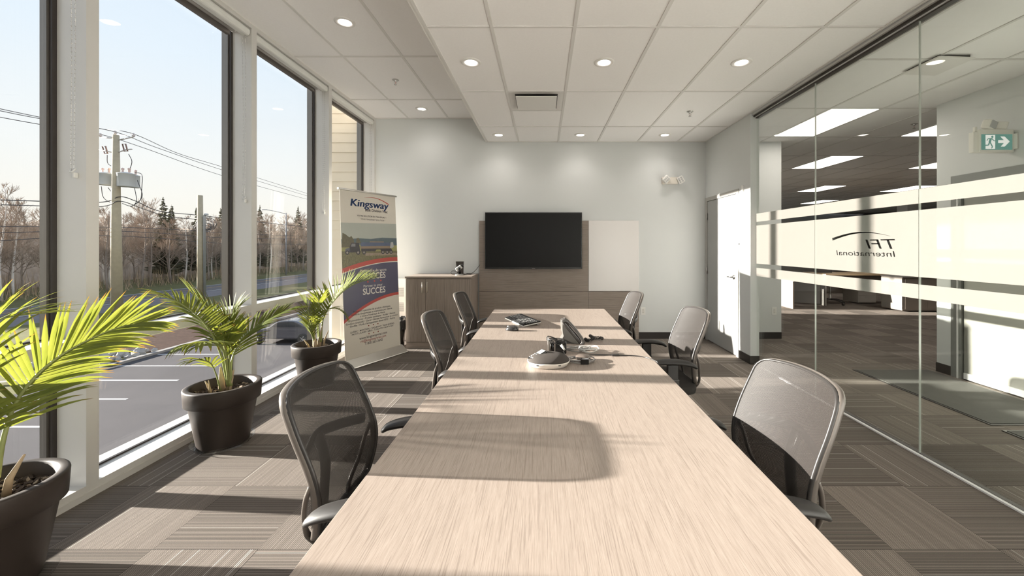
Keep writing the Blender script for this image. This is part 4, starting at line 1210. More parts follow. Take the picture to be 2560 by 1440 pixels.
o = MB().tube(catmull([(0.125, 2.48, TZ + 0.03), (0.14, 2.44, TZ + 0.006), (0.20, 2.42, TZ + 0.004), (0.30, 2.49, TZ + 0.004), (0.45, 2.485, TZ + 0.004), (0.56, 2.47, TZ + 0.004), (0.625, 2.43, TZ + 0.004), (0.659, 2.36, TZ + 0.004), (0.668, 2.335, TZ - 0.01), (0.668, 2.30, TZ - 0.12), (0.67, 2.25, TZ - 0.28), (0.60, 2.2, 0.30), (0.5, 2.1, 0.01)], 8), 0.0032, black, 8).build('power_cable')
tag(o, 'black cable running from the gadgets over the right edge of the table', 'cable')
o = MB().box(0.425, 0.470, 2.470, 2.486, TZ + 0.0005, TZ + 0.012, black, 0.002).build('cable_joint'); tag(o, 'small grey plug joint on the cable crossing the table', 'plug')
# microphone puck with coiled lead and clip
mp = thing('microphone_puck', 'round brown-topped microphone puck resting on its coiled lead', 'microphone', (0.235, 2.375, TZ), 0.2)
MB().lathe([(0, 0.014), (0.040, 0.014), (0.046, 0.020), (0.044, 0.026)], (0, 0, 0), chrome, 32).build('rim', None, mp)
MB().lathe([(0.044, 0.026), (0.038, 0.031), (0, 0.033)], (0, 0, 0), M('puck top', (0.12, 0.095, 0.08), 0.3), 32).build('touch_top', None, mp)
MB().lathe([(0.0, 0.0), (0.030, 0.0), (0.036, 0.014), (0, 0.014)], (0, 0, 0), black, 24).build('foot', None, mp)
o = MB().tube(loops((0.225, 2.355, TZ + 0.001), 0.080, 0.052, 5, black, h=0.020, jit=0.006), 0.0028, M('grey lead'), 6).build('wound_cable'); tag(o, 'grey lead coiled under the microphone puck', 'cable')
o = MB().box(0.215, 0.262, 2.292, 2.318, TZ, TZ + 0.034, blackg, 0.004).build('cable_clip'); tag(o, 'black hook-and-loop clip around the coiled lead in front of the puck', 'clip')
# speakerphone
spk = thing('speakerphone', 'oval conference speakerphone with keypad and brown fabric dome', 'speakerphone', (0.030, 2.290, TZ), 0.0)
def oval(mb, prof, mat, a=0.121, b_=0.098, n=56, cz=0):
    rs = []
    for (k, z) in prof:
        rs.append([mb.bm.verts.new((math.copysign(abs(math.cos(2 * PI * j / n)) ** 0.85, math.cos(2 * PI * j / n)) * a * k, math.copysign(abs(math.sin(2 * PI * j / n)) ** 0.9, math.sin(2 * PI * j / n)) * b_ * k, z)) for j in range(n)])
    kk = mb.mi(mat)
    for A, B in zip(rs, rs[1:]):
        for j in range(n): f = mb.bm.faces.new((A[j], A[(j + 1) % n], B[(j + 1) % n], B[j])); f.smooth = True; f.material_index = kk
    f = mb.bm.faces.new(rs[-1]); f.material_index = kk; f = mb.bm.faces.new(rs[0][::-1]); f.material_index = kk
b = MB(); oval(b, [(0.82, 0.0), (0.88, 0.004), (0.98, 0.022), (1.0, 0.028), (0.985, 0.031)], M('speaker base', (0.70, 0.66, 0.61), 0.3)); b.build('base', None, spk)
b = MB(); oval(b, [(0.985, 0.030), (0.975, 0.036), (0.90, 0.047), (0.72, 0.060), (0.5, 0.067), (0.2, 0.070)], M('speaker fabric', (0.042, 0.034, 0.029), 0.85, bmp=0.5, bs=1400)); b.build('fabric_dome', None, spk)
TK = Matrix.Translation((-0.064, -0.006, 0.0610)) @ Matrix.Rotation(-0.30, 4, 'Y') @ Matrix.Rotation(0.16, 4, 'X') @ Matrix.Rotation(0.55, 4, 'Z')
b = MB(); b.box(-0.052, 0.052, -0.027, 0.027, -0.010, 0.004, blackg, 0.006, 3, TK); kp = b.build('keypad_panel', None, spk)
b = MB()
for r in range(4):
    for c in range(3): b.lathe([(0.0042, 0.004), (0.004, 0.0055), (0, 0.0056)], (0, 0, 0), M('key white', (0.7, 0.68, 0.65), 0.4), 10, T=TK @ Matrix.Translation((-0.040 + r * 0.0125, -0.016 + c * 0.016, 0)))
b.build('keys', None, kp)
b = MB(); b.box(0.008, 0.048, -0.021, 0.021, 0.0035, 0.0046, M('speaker display', (0.30, 0.33, 0.33), 0.06, spec=1.0), 0, 1, TK); b.build('display', None, kp)
b = MB()
for s in (-1, 1): b.box(s * 0.060 - 0.007, s * 0.060 + 0.007, -0.0865 - 0.003, -0.080, 0.020, 0.025, black, 0, 1)
b.build('slot', None, spk)
# ---------------------------------------------------------------- potted palms
pot_m = M('graphite pot', (0.040, 0.031, 0.026), 0.5, spec=0.3, bmp=0.05, bs=60)
bark = M('bark mulch', (0.050, 0.034, 0.025), 0.8, var=0.5, vs=40)
bark2 = M('pale bark', (0.28, 0.22, 0.16), 0.8, var=0.3, vs=40)
stem_m = M('palm stem', (0.24, 0.27, 0.09), 0.5, var=0.3, vs=20)
husk_m = M('dry husk', (0.42, 0.32, 0.20), 0.7, var=0.35, vs=25)
def leaflet(mb, uvl, p, d, L, w, nrm, droop, rng, curl=0.0):
    """One pinnate leaflet: a folded tapering strip starting at p, heading d."""
    n = 7; k = mb.mi(leaf)
    d = d.normalized(); pts = []; q = Vector(p); dd = Vector(d)
    for i in range(n + 1):
        pts.append(Vector(q)); q = q + dd * (L / n)
        dd = (dd + Vector((0, 0, -1)) * droop * (i / n) ** 1.2 * 0.5 + nrm * curl * 0.1).normalized()
    rows = []
    for i, c in enumerate(pts):
        t = i / n
        tg = (pts[min(i + 1, n)] - pts[max(i - 1, 0)]).normalized()
        sd = tg.cross(nrm)
        if sd.length < 1e-4: sd = tg.orthogonal()
        sd.normalize(); nn_ = sd.cross(tg).normalized()
        ww = w * (0.35 + 0.65 * math.sin(PI * min(1, t * 0.62 + 0.12)) ) * (1 - max(0, t - 0.55) / 0.45) ** 0.8 + 0.0004
        rows.append([mb.bm.verts.new(c - sd * ww / 2 + nn_ * ww * 0.16), mb.bm.verts.new(c), mb.bm.verts.new(c + sd * ww / 2 + nn_ * ww * 0.16)])
    for i in range(n):
        for j in range(2):
            f = mb.bm.faces.new((rows[i][j], rows[i][j + 1], rows[i + 1][j + 1], rows[i + 1][j])); f.smooth = True; f.material_index = k
            for l, (a, b) in zip(f.loops, ((i, j), (i, j + 1), (i + 1, j + 1), (i + 1, j))): l[uvl].uv = (b / 2, a / n)
def frond(par, base, pts, seed, nl=26, L=0.26, w=0.022, t0=0.30, ang=(62, 18), droop=(0.5, 0.5), up=(0, 0, 1), lift=0.35, r0=0.009):
    rng = random.Random(seed)
    path = catmull([Vector(p) - Vector(base) for p in pts], 10); N = len(path)
    cum = [0]
    for a, b in zip(path, path[1:]): cum.append(cum[-1] + (b - a).length)
    tot = cum[-1]
    def at(t):
        s = t * tot
        for i in range(N - 1):
            if cum[i + 1] >= s:
                k = (s - cum[i]) / max(1e-9, cum[i + 1] - cum[i]); return path[i].lerp(path[i + 1], k), (path[i + 1] - path[i]).normalized()
        return path[-1], (path[-1] - path[-2]).normalized()
    mb = MB(); uvl = mb.bm.loops.layers.uv.new('UVMap')
    up = Vector(up)
    for i in range(nl):
        t = t0 + (1 - t0) * (i + 0.5) / nl; p, tg = at(t)
        s = (i + 0.5) / nl
        sd = tg.cross(up); sd.normalize(); nv = sd.cross(tg).normalized()
        for q in (-1, 1):
            a = math.radians(ang[0] + (ang[1] - ang[0]) * s ** 1.1 + rng.uniform(-6, 6))
            d = tg * math.cos(a) + (sd * q * math.cos(lift) + nv * math.sin(lift)) * math.sin(a)
            Lk = L * (0.62 + 0.38 * math.sin(PI * (0.25 + 0.65 * s))) * rng.uniform(0.86, 1.08) * (1 - 0.35 * max(0, s - 0.8) / 0.2)
            dr = droop[0] if q < 0 else droop[1]
            leaflet(mb, uvl, p + tg * rng.uniform(-0.004, 0.004), d, Lk, w * (0.75 + 0.25 * math.sin(PI * s)) * rng.uniform(0.85, 1.1), nv, dr + rng.uniform(-0.1, 0.15), rng)
    fo = mb.build('frond', None, par, recalc=False)
    st = MB(); m = len(path)
    st.tube(path, [max(0.0012, r0 * (1 - 0.88 * (i / (m - 1)) ** 0.8)) for i in range(m)], stem_m, 7)
    st.build('midrib', None, fo)
    return fo
def potted_palm(x, y, label, seed, sx, sy, sr):
    t = thing('potted_palm', label, 'potted plant', (x, y, 0), 0)
    k = 0.97
    MB().lathe([(0, 0.012), (0.150, 0.012), (0.152, 0.016), (0.198, 0.305), (0.207, 0.312), (0.222, 0.318), (0.228, 0.420), (0.226, 0.427), (0.218, 0.430), (0.196, 0.430), (0.190, 0.424), (0.183, 0.36), (0.178, 0.345)], (0, 0, 0), pot_m, 64).build('pot', None, t)
    rng = random.Random(seed)
    s = MB(); s.lathe([(0, 0.365), (0.10, 0.362), (0.187, 0.356)], (0, 0, 0), M('potting soil', (0.022, 0.016, 0.012), 0.95, bmp=0.8, bs=60), 24)
    for i in range(420):
        a = rng.uniform(0, 2 * PI); r = 0.180 * math.sqrt(rng.random()); L = rng.uniform(0.008, 0.028); w_ = rng.uniform(0.004, 0.009)
        T = Matrix.Translation((r * math.cos(a), r * math.sin(a), 0.364 + rng.uniform(0, 0.012))) @ Euler((rng.uniform(-.5, .5), rng.uniform(-.5, .5), rng.uniform(0, 6.28))).to_matrix().to_4x4()
        s.box(-L, L, -w_, w_, -0.0015, 0.0015, bark2 if rng.random() < 0.22 else bark, 0, 1, T)
    s.build('bark_mulch', None, t)
    sc = MB(); sc.lathe([(0, 0.005), (sr * 0.84, 0.005), (sr * 0.88, 0.009), (sr * 0.985, 0.040), (sr, 0.0415), (sr * 0.99, 0.044)], (sx - x, sy - y, 0), glass_clear, 56)
    sau = sc.build('saucer', None, None); sau.location = (x, y, 0)
    tag(sau, 'clear plastic saucer under the ' + label.split(' palm')[0].replace('potted', '').strip() + ' palm pot', 'saucer', 'clear saucers under the palm pots')
    return t
def husks(t, lst):
    mb = MB()
    for (x, y, h, lean, r) in lst:
        mb.tube([(x, y, 0.35), (x + lean * 0.3, y, 0.35 + h * 0.5), (x + lean, y + lean * 0.3, 0.35 + h)], [r, r * 0.8, r * 0.25], husk_m, 8, flat=(1, 0.6))
    mb.build('stem_base', None, t)
# the palm cut by the left edge of the picture
def F3(px, py, Y): return P(px, py, Y)
B1 = Vector((-2.30, 1.655, 0)); B2 = Vector((-2.30, 2.885, 0)); B3 = Vector((-2.315, 4.10, 0))
p1 = potted_palm(B1.x, B1.y, 'large potted palm cut off by the left edge of the photo, nearest the camera', 1, -2.245, 1.62, 0.188)
p2 = potted_palm(B2.x, B2.y, 'middle potted palm between the two nearest mullions, behind the first chair', 2, -2.295, 2.875, 0.188)
p3 = potted_palm(B3.x, B3.y, 'smallest potted palm beside the banner, farthest from the camera', 3, -2.315, 4.10, 0.185)
def FR(par, base, lst, seed, **k): frond(par, base, [F3(*q) for q in lst], seed, **k)
S1 = [(5, 1175, 1.655)]
FR(p1, B1, [(-8, 1195, 1.655), (8, 1100, 1.665), (36, 1014, 1.70), (85, 945, 1.74), (150, 890, 1.80), (225, 848, 1.87), (300, 818, 1.95), (362, 806, 2.01)], 21, nl=40, L=0.27, w=0.0185, t0=0.24, ang=(58, 12), droop=(0.05, 0.5), lift=0.15, up=(0.75, -0.55, 0.35), r0=0.011)
FR(p1, B1, [(-12, 1195, 1.655), (-25, 1080, 1.63), (-60, 960, 1.60), (-70, 870, 1.58), (-30, 812, 1.60), (40, 790, 1.66), (110, 783, 1.74)], 22, nl=16, L=0.26, w=0.014, t0=0.50, ang=(50, 12), droop=(0.3, 0.3), lift=0.2)
FR(p1, B1, [(-20, 1190, 1.65), (-45, 1040, 1.60), (-60, 900, 1.56), (-40, 800, 1.56), (-10, 745, 1.57)], 23, nl=5, L=0.20, w=0.018, t0=0.55, ang=(45, 14), droop=(0.1, 0.3), lift=0.3)
FR(p1, B1, [(-25, 1195, 1.655), (-40, 1110, 1.62), (-90, 1010, 1.56), (-170, 930, 1.50), (-260, 890, 1.44)], 24, nl=22, L=0.24, w=0.020, t0=0.30, ang=(60, 25), droop=(0.6, 0.6), lift=0.1)
FR(p1, B1, [(-25, 1195, 1.65), (-80, 1060, 1.60), (-160, 930, 1.54), (-260, 880, 1.48)], 25, nl=22, L=0.24, w=0.014, t0=0.30, ang=(60, 20), droop=(0.6, 0.6), lift=0.3)
husks(p1, [(0.0, -0.01, 0.16, 0.02, 0.020), (0.05, 0.02, 0.19, 0.06, 0.016), (-0.03, -0.02, 0.12, -0.03, 0.018)])
# middle palm
FR(p2, B2, [(573, 965, 2.885), (566, 900, 2.87), (557, 838, 2.84), (540, 805, 2.81), (516, 773, 2.77), (493, 749, 2.74), (474, 727, 2.71)], 31, nl=28, L=0.25, w=0.021, t0=0.28, ang=(50, 14), droop=(0.1, 0.2), lift=0.35)
FR(p2, B2, [(570, 965, 2.885), (554, 892, 2.84), (532, 840, 2.77), (507, 803, 2.70), (480, 778, 2.63), (450, 757, 2.56), (420, 745, 2.50), (398, 744, 2.46)], 32, nl=30, L=0.23, w=0.018, t0=0.40, ang=(72, 30), droop=(0.1, 0.6), lift=0.2)
FR(p2, B2, [(578, 965, 2.885), (579, 905, 2.92), (596, 860, 3.0), (622, 831, 3.08), (656, 808, 3.17), (684, 792, 3.25), (712, 779, 3.33), (742, 772, 3.40)], 33, nl=34, L=0.25, w=0.020, t0=0.26, ang=(56, 18), droop=(0.2, 0.6), lift=0.25)
FR(p2, B2, [(572, 960, 2.885), (565, 905, 2.82), (555, 868, 2.72), (533, 855, 2.60), (505, 856, 2.48), (474, 862, 2.38)], 34, nl=11, L=0.22, w=0.030, t0=0.50, ang=(62, 12), droop=(0.9, 1.5), lift=-0.1)
FR(p2, B2, [(551, 975, 2.84), (540, 935, 2.80), (526, 908, 2.72), (500, 900, 2.64), (478, 904, 2.58)], 35, nl=9, L=0.15, w=0.018, t0=0.45, ang=(45, 15), droop=(0.4, 0.8), lift=0.1, r0=0.006)
FR(p2, B2, [(575, 965, 2.885), (574, 900, 2.88), (572, 840, 2.88), (580, 790, 2.90), (600, 765, 2.94)], 36, nl=22, L=0.22, w=0.018, t0=0.36, ang=(50, 18), droop=(0.2, 0.4), lift=0.3)
husks(p2, [(-0.012, 0.0, 0.20, -0.01, 0.024), (0.02, 0.02, 0.17, 0.03, 0.020), (-0.07, -0.03, 0.11, -0.03, 0.013), (-0.055, -0.05, 0.12, -0.01, 0.008), (0.045, 0.0, 0.13, 0.02, 0.010)])
# far palm
FR(p3, B3, [(803, 855, 4.10), (806, 806, 4.12), (815, 782, 4.16), (831, 757, 4.24), (856, 731, 4.32), (882, 713, 4.40), (908, 703, 4.46), (924, 700, 4.50)], 41, nl=30, L=0.29, w=0.021, t0=0.30, ang=(62, 16), droop=(0.05, 0.2), lift=0.75)
FR(p3, B3, [(800, 855, 4.10), (797, 812, 4.08), (805, 784, 4.06), (826, 772, 4.06), (844, 772, 4.08), (860, 784, 4.10), (868, 797, 4.12)], 42, nl=22, L=0.13, w=0.012, t0=0.40, ang=(60, 20), droop=(0.8, 0.8), lift=0.1)
FR(p3, B3, [(790, 855, 4.08), (778, 823, 4.04), (773, 788, 4.0), (764, 760, 3.98), (752, 742, 3.96)], 43, nl=24, L=0.19, w=0.014, t0=0.25, ang=(55, 18), droop=(0.2, 0.5), lift=0.3)
FR(p3, B3, [(797, 855, 4.10), (793, 805, 4.10), (797, 768, 4.10), (795, 745, 4.08), (775, 732, 4.04)], 44, nl=22, L=0.18, w=0.013, t0=0.30, ang=(60, 20), droop=(0.3, 0.5), lift=0.3)
FR(p3, B3, [(788, 858, 4.08), (780, 838, 4.05), (772, 822, 4.02), (760, 812, 4.0)], 45, nl=14, L=0.14, w=0.011, t0=0.30, ang=(55, 20), droop=(0.4, 0.7), lift=0.3)
husks(p3, [(0.02, 0.0, 0.25, 0.03, 0.022), (-0.03, 0.01, 0.22, -0.01, 0.020), (0.0, -0.03, 0.14, 0.0, 0.024), (-0.07, -0.01, 0.12, -0.05, 0.012), (0.05, 0.02, 0.20, 0.05, 0.012)])
# ---------------------------------------------------------------- open office and corridor beyond the glass
OP = office_paint
sbox('wall_corridor', 4.478, 4.62, 4.382 + 0.0, 4.56, 0, ZC, wall_paint)
sbox('wall_corridor', 4.478, 4.62, 3.34, 4.382, 2.178, ZC, wall_paint)
sbox('wall_corridor', 4.478, 4.62, YR, 3.34, 0, ZC, wall_paint)
mb = MB(); mb.box(4.468, 4.478, 4.385, 4.561, 0, 0.10, base_black); mb.build('baseboard_corridor')['kind'] = 'structure'
dr = thing('door_2', None, None, (0, 0, 0), kind='structure')
f2 = M('grey door frame', (0.27, 0.275, 0.265), 0.4, metal=0.2)
mb = MB(); mb.box(4.455, 4.60, 4.275, 4.382, 0, 2.08, f2); mb.box(4.455, 4.60, 3.34, 3.40, 0, 2.08, f2); mb.box(4.455, 4.60, 3.34, 4.382, 2.08, 2.178, f2)
mb.box(4.445, 4.455, 4.300, 4.312, 0, 2.08, alu_white); mb.build('door_frame', None, dr)
MB().box(4.475, 4.520, 3.40, 4.262, 0.010, 2.08, M('corridor door', (0.30, 0.295, 0.27), 0.45)).build('door_leaf', None, dr)
MB().box(4.462, 4.475, 3.40, 4.255, 0.012, 0.075, alu_white).build('kick_strip', None, dr)
mt = M('grey mat', (0.085, 0.083, 0.076), 0.95, var=0.12, vs=50, bmp=0.6, bs=400)
def mat_(name, x0, x1, y0, y1, lb):
    t = thing(name, lb, 'mat', ((x0 + x1) / 2, (y0 + y1) / 2, 0)); a, b = (x1 - x0) / 2, (y1 - y0) / 2
    MB().box(-a, a, -b, b, 0.0, 0.006, black, 0.002).build('rubber_edge', None, t)
    MB().box(-a + 0.02, a - 0.02, -b + 0.02, b - 0.02, 0.006, 0.010, mt).build('pile', None, t)
mat_('floor_mat', 3.54, 4.40, 3.17, 4.59, 'long grey floor mat with black edge in the corridor beyond the glass')
mat_('floor_mat', 3.52, 4.40, 1.75, 3.08, 'second grey floor mat, at the right edge of the photo')
# exit sign, flagged off the corridor wall
ex = thing('exit_sign', 'green running-man exit sign with arrow and two lamp heads', 'exit sign', (4.30, 3.83, 2.31))
hm = M('sign housing', (0.85, 0.83, 0.78), 0.45)
MB().box(-0.165, 0.165, -0.030, 0.030, 0.0, 0.218, hm, 0.006, 2).build('housing', None, ex)
MB().box(-0.205, -0.160, -0.018, 0.030, 0.003, 0.195, hm, 0.004).build('side_cap', None, ex)
MB().box(0.160, 0.178, -0.055, 0.055, 0.030, 0.175, hm, 0.003).build('wall_bracket', None, ex)
MB().box(-0.185, -0.165, -0.01, 0.01, 0.20, 0.245, hm).build('mounting_tab', None, ex)
gr = emis('sign green', (0.085, 0.19, 0.155), 0.62); wh = emis('sign white', (0.62, 0.62, 0.57), 0.6)
Ts = Matrix.Translation((0, -0.0305, 0)) @ Matrix.Rotation(PI / 2, 4, 'X')
fc = MB(); fc.box(-0.147, 0.147, 0.022, 0.170, -0.0004, 0.0004, gr, 0, 1, Ts); face = fc.build('sign_face', None, ex)
def sgn(pts, m, z, mb): mb.poly([Ts @ Vector((p[0], p[1], z)) for p in pts], m)
s_ = MB()
sgn([(-0.108, 0.030), (-0.016, 0.030), (-0.016, 0.162), (-0.108, 0.162)], wh, 0.0008, s_)
sgn([(0.012, 0.086), (0.066, 0.086), (0.036, 0.052), (0.074, 0.052), (0.122, 0.100), (0.074, 0.148), (0.032, 0.148), (0.066, 0.114), (0.012, 0.114)], wh, 0.0008, s_)
def stroke(a, b, w):
    a = Vector(a); b = Vector(b); d = (b - a).normalized(); n_ = Vector((-d.y, d.x)) * w / 2
    sgn([a - n_, b - n_, b + n_, a + n_], gr, 0.0012, s_)
sgn([(-0.044 + 0.011 * math.cos(2 * PI * i / 16), 0.145 + 0.011 * math.sin(2 * PI * i / 16)) for i in range(16)], gr, 0.0012, s_)
for a, b, w_ in (((-0.058, 0.128), (-0.070, 0.092), 0.022), ((-0.082, 0.128), (-0.044, 0.128), 0.009), ((-0.082, 0.129), (-0.096, 0.108), 0.008), ((-0.046, 0.127), (-0.030, 0.108), 0.009), ((-0.030, 0.108), (-0.012, 0.106), 0.007),
                 ((-0.070, 0.096), (-0.080, 0.066), 0.013), ((-0.080, 0.066), (-0.116, 0.064), 0.010), ((-0.064, 0.092), (-0.042, 0.050), 0.012), ((-0.042, 0.050), (-0.052, 0.036), 0.010)):
    stroke(a, b, w_)
s_.build('pictogram', None, face, recalc=False)
b = MB(); b.box(-0.055, 0.055, -0.040, 0.030, -0.045, 0.045, hm, 0.022, 4, Matrix.Translation((-0.06, -0.01, 0.265)) @ Euler((0.2, 0.2, 0.3)).to_matrix().to_4x4())
l1 = b.build('lamp_head', None, ex)
MB().box(-0.040, 0.045, -0.046, -0.038, -0.032, 0.034, lens_m, 0.003, 2, Matrix.Translation((-0.06, -0.01, 0.265)) @ Euler((0.2, 0.2, 0.3)).to_matrix().to_4x4()).build('lamp_lens', None, l1)
MB().box(-0.045, 0.045, -0.03, 0.03, -0.038, 0.038, hm, 0.015, 3, Matrix.Translation((0.075, 0, 0.258)) @ Euler((0, 0.25, -0.8)).to_matrix().to_4x4()).build('lamp_head', None, ex)
# corridor ceiling fixture: a square plate standing proud
t = thing('ceiling_access_plate', 'thin square white ceiling plate hanging slightly open beyond the glass', 'ceiling plate', (3.44, 3.50, ZC))
MB().box(-0.15, 0.15, -0.17, 0.17, -0.035, -0.022, ring_m, 0.002, 2, Matrix.Rotation(0.04, 4, 'Y')).build('plate', None, t)
MB().box(-0.13, 0.13, -0.15, 0.15, -0.024, 0, M('vent recess')).build('neck', None, t)

# flat panel lights
pg_ = emis('panel glow', (1.0, 0.90, 0.82), 3.2)
plab = {(0, 0): 'large lit rectangular ceiling panel nearest the glass', (0, 1): 'lit rectangular ceiling panel cut by the corridor wall, in the first row',
        (1, 0): 'lit rectangular ceiling panel in the second row', (1, 1): 'lit rectangular ceiling panel in the second row, farther right',
        (2, 0): 'thin-looking lit ceiling panel in the third row', (2, 1): 'thin-looking lit ceiling panel in the third row, farther right', (3, 0): 'farthest lit ceiling panel just above the frosted band'}
for (r, c), lb in plab.items():
    y0, y1 = ((4.66, 5.80), (7.10, 8.24), (10.60, 11.74), (13.9, 15.1))[r]
    x0 = {(0, 0): 3.337, (0, 1): 5.17, (1, 0): 5.10, (1, 1): 7.50, (2, 0): 7.44, (2, 1): 9.85, (3, 0): 9.68}[(r, c)]
    t = thing('panel_light', lb, 'ceiling light', ((x0 + 0.29), (y0 + y1) / 2, ZC), 0, 'lit panels in the office ceiling')
    MB().box(-0.300, 0.300, -(y1 - y0) / 2 - 0.015, (y1 - y0) / 2 + 0.015, -0.008, 0.0, grid_white).build('frame', None, t)
    MB().box(-0.275, 0.275, -(y1 - y0) / 2, (y1 - y0) / 2, -0.0105, -0.008, pg_).build('diffuser', None, t)
    ld = bpy.data.lights.new('panel_lamp', 'AREA'); ld.shape = 'RECTANGLE'; ld.size = 0.5; ld.size_y = 1.1; ld.energy = 2.5; ld.color = (1, 0.93, 0.86)
    lo = bpy.data.objects.new('panel_lamp', ld); COL.objects.link(lo); lo.location = (x0 + 0.29, (y0 + y1) / 2, ZC - 0.014)
# outer walls of the office; a window opening lets the low sun reach the floor
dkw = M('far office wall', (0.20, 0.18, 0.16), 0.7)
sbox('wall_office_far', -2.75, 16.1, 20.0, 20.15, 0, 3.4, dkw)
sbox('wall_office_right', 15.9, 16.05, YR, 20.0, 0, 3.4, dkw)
mb = MB(); wx0, wx1 = -2.80, -2.62
mb.box(wx0, wx1, YB + 0.14, 8.95, 0, 3.6, shell); mb.box(wx0, wx1, 10.25, 20.0, 0, 3.6, shell)
mb.box(wx0, wx1, 8.95, 10.25, 0, 0.9, shell); mb.box(wx0, wx1, 8.95, 10.25, 3.0, 3.6, shell); mb.box(wx0, wx1, 9.58, 9.62, 0.9, 3.0, alu)
mb.build('wall_office_left')['kind'] = 'structure'
ceiling('ceiling', -2.62, 2.62, YB + 0.14, 19.9, ZC, [], [])
sbox('wall_pier', 12.0, 12.4, 13.2, 13.6, 0, ZC, wall_paint)
# desks and cabinets standing far off
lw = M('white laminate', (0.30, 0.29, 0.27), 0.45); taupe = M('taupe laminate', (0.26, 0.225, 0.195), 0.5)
def cabinet_far(name, x0, x1, y0, y1, z1, lb, cat, front, side):
    t = thing(name, lb, cat, ((x0 + x1) / 2, (y0 + y1) / 2, 0)); a, b = (x1 - x0) / 2, (y1 - y0) / 2
    MB().box(-a, a, -b, b, 0.03, z1, front, 0.003).build('carcass', None, t)
    MB().box(-a - 0.004, -a, -b, b, 0.05, z1 - 0.02, side).build('side_panel', None, t)
    MB().box(-a - 0.01, a + 0.01, -b - 0.02, b + 0.01, z1, z1 + 0.025, lw).build('top', None, t)
    for k in (-1, 0, 1):
        MB().box(k * a * 0.62 - 0.3 * a, k * a * 0.62 + 0.3 * a, -b - 0.006, -b, 0.06, z1 - 0.03, front).build('door_panel', None, t)
    return t
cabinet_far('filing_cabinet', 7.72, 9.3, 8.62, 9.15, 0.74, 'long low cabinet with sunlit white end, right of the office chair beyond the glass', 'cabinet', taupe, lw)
t = thing('drawer_unit', 'small grey under-desk drawer unit beyond the glass', 'drawer unit', (7.92, 10.05, 0))
MB().box(-0.22, 0.22, -0.25, 0.25, 0.03, 0.50, M('unit grey', (0.40, 0.38, 0.35), 0.5), 0.004).build('carcass', None, t)
for z0, z1 in ((0.05, 0.20), (0.21, 0.33), (0.34, 0.48)):
    d = MB().box(-0.21, 0.21, -0.262, -0.25, z0, z1, M('unit grey'), 0.002).build('drawer', None, t)
    MB().box(-0.05, 0.05, -0.27, -0.262, z1 - 0.03, z1 - 0.02, steel).build('pull', None, d)
t = thing('reflection_panel', 'pale panel under a small desk top, added for the whiteboard reflection in the glass, left of the office chair', 'reflection panel', (5.95, 9.35, 0))
MB().box(-0.30, 0.42, -0.02, 0.02, 0.10, 0.62, M('pale panel', (0.22, 0.22, 0.22), 0.5), 0, 1, Matrix.Rotation(-0.5, 4, 'Z')).build('panel', None, t)  # added panel, its shape and colour stand in for the whiteboard's reflection
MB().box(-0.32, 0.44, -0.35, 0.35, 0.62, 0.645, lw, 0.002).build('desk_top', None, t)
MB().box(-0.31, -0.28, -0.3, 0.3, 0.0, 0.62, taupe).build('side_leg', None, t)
t = thing('reception_desk', 'long office desk with pale timber top beyond the glass', 'desk', (8.2, 9.9, 0))
MB().box(-1.5, 1.2, -0.40, 0.45, 0.72, 0.75, M('light timber', (0.62, 0.45, 0.27), 0.4), 0.002).build('desk_top', None, t)
MB().box(-1.5, -1.47, -0.38, 0.43, 0, 0.72, lw).build('desk_leg', None, t); MB().box(1.17, 1.20, -0.38, 0.43, 0, 0.72, lw).build('desk_leg', None, t)
MB().box(-1.47, 1.17, 0.40, 0.43, 0.2, 0.72, taupe).build('back_panel', None, t)
oc = thing('task_chair', 'dark task chair at the desk far beyond the glass', 'chair', (7.05, 9.85, 0))
MB().box(-0.24, 0.24, -0.24, 0.24, 0.44, 0.51, black, 0.03, 3).build('seat', None, oc)
MB().box(-0.22, 0.22, 0.22, 0.27, 0.56, 1.0, black, 0.02, 3).build('backrest', None, oc)
MB().tube([(0, 0.1, 0.44), (0, 0.27, 0.46), (0, 0.275, 0.60)], 0.02, black, 8).build('back_bar', None, oc)
MB().lathe([(0.014, 0.44), (0.014, 0.26), (0.028, 0.25), (0.028, 0.08)], (0, 0, 0), steel, 14).build('gas_lift', None, oc)
g = MB()
for q in range(5):
    an = 2 * PI * q / 5; d = Vector((math.cos(an), math.sin(an), 0)); g.tube([Vector((0, 0, 0.12)), d * 0.17 + Vector((0, 0, 0.11)), d * 0.32 + Vector((0, 0, 0.07))], [0.025, 0.02, 0.014], black, 8)
g.build('star_base', None, oc)
for q in range(5):
    an = 2 * PI * q / 5; d = Vector((math.cos(an), math.sin(an), 0)); MB().lathe([(0, -0.02), (0.030, -0.02), (0.030, 0.02), (0, 0.02)], d * 0.32 + Vector((0, 0, 0.031)), blackg, 14, T=Matrix.Rotation(an, 4, 'Z') @ Matrix.Rotation(PI / 2, 4, 'X')).build('caster', None, oc)
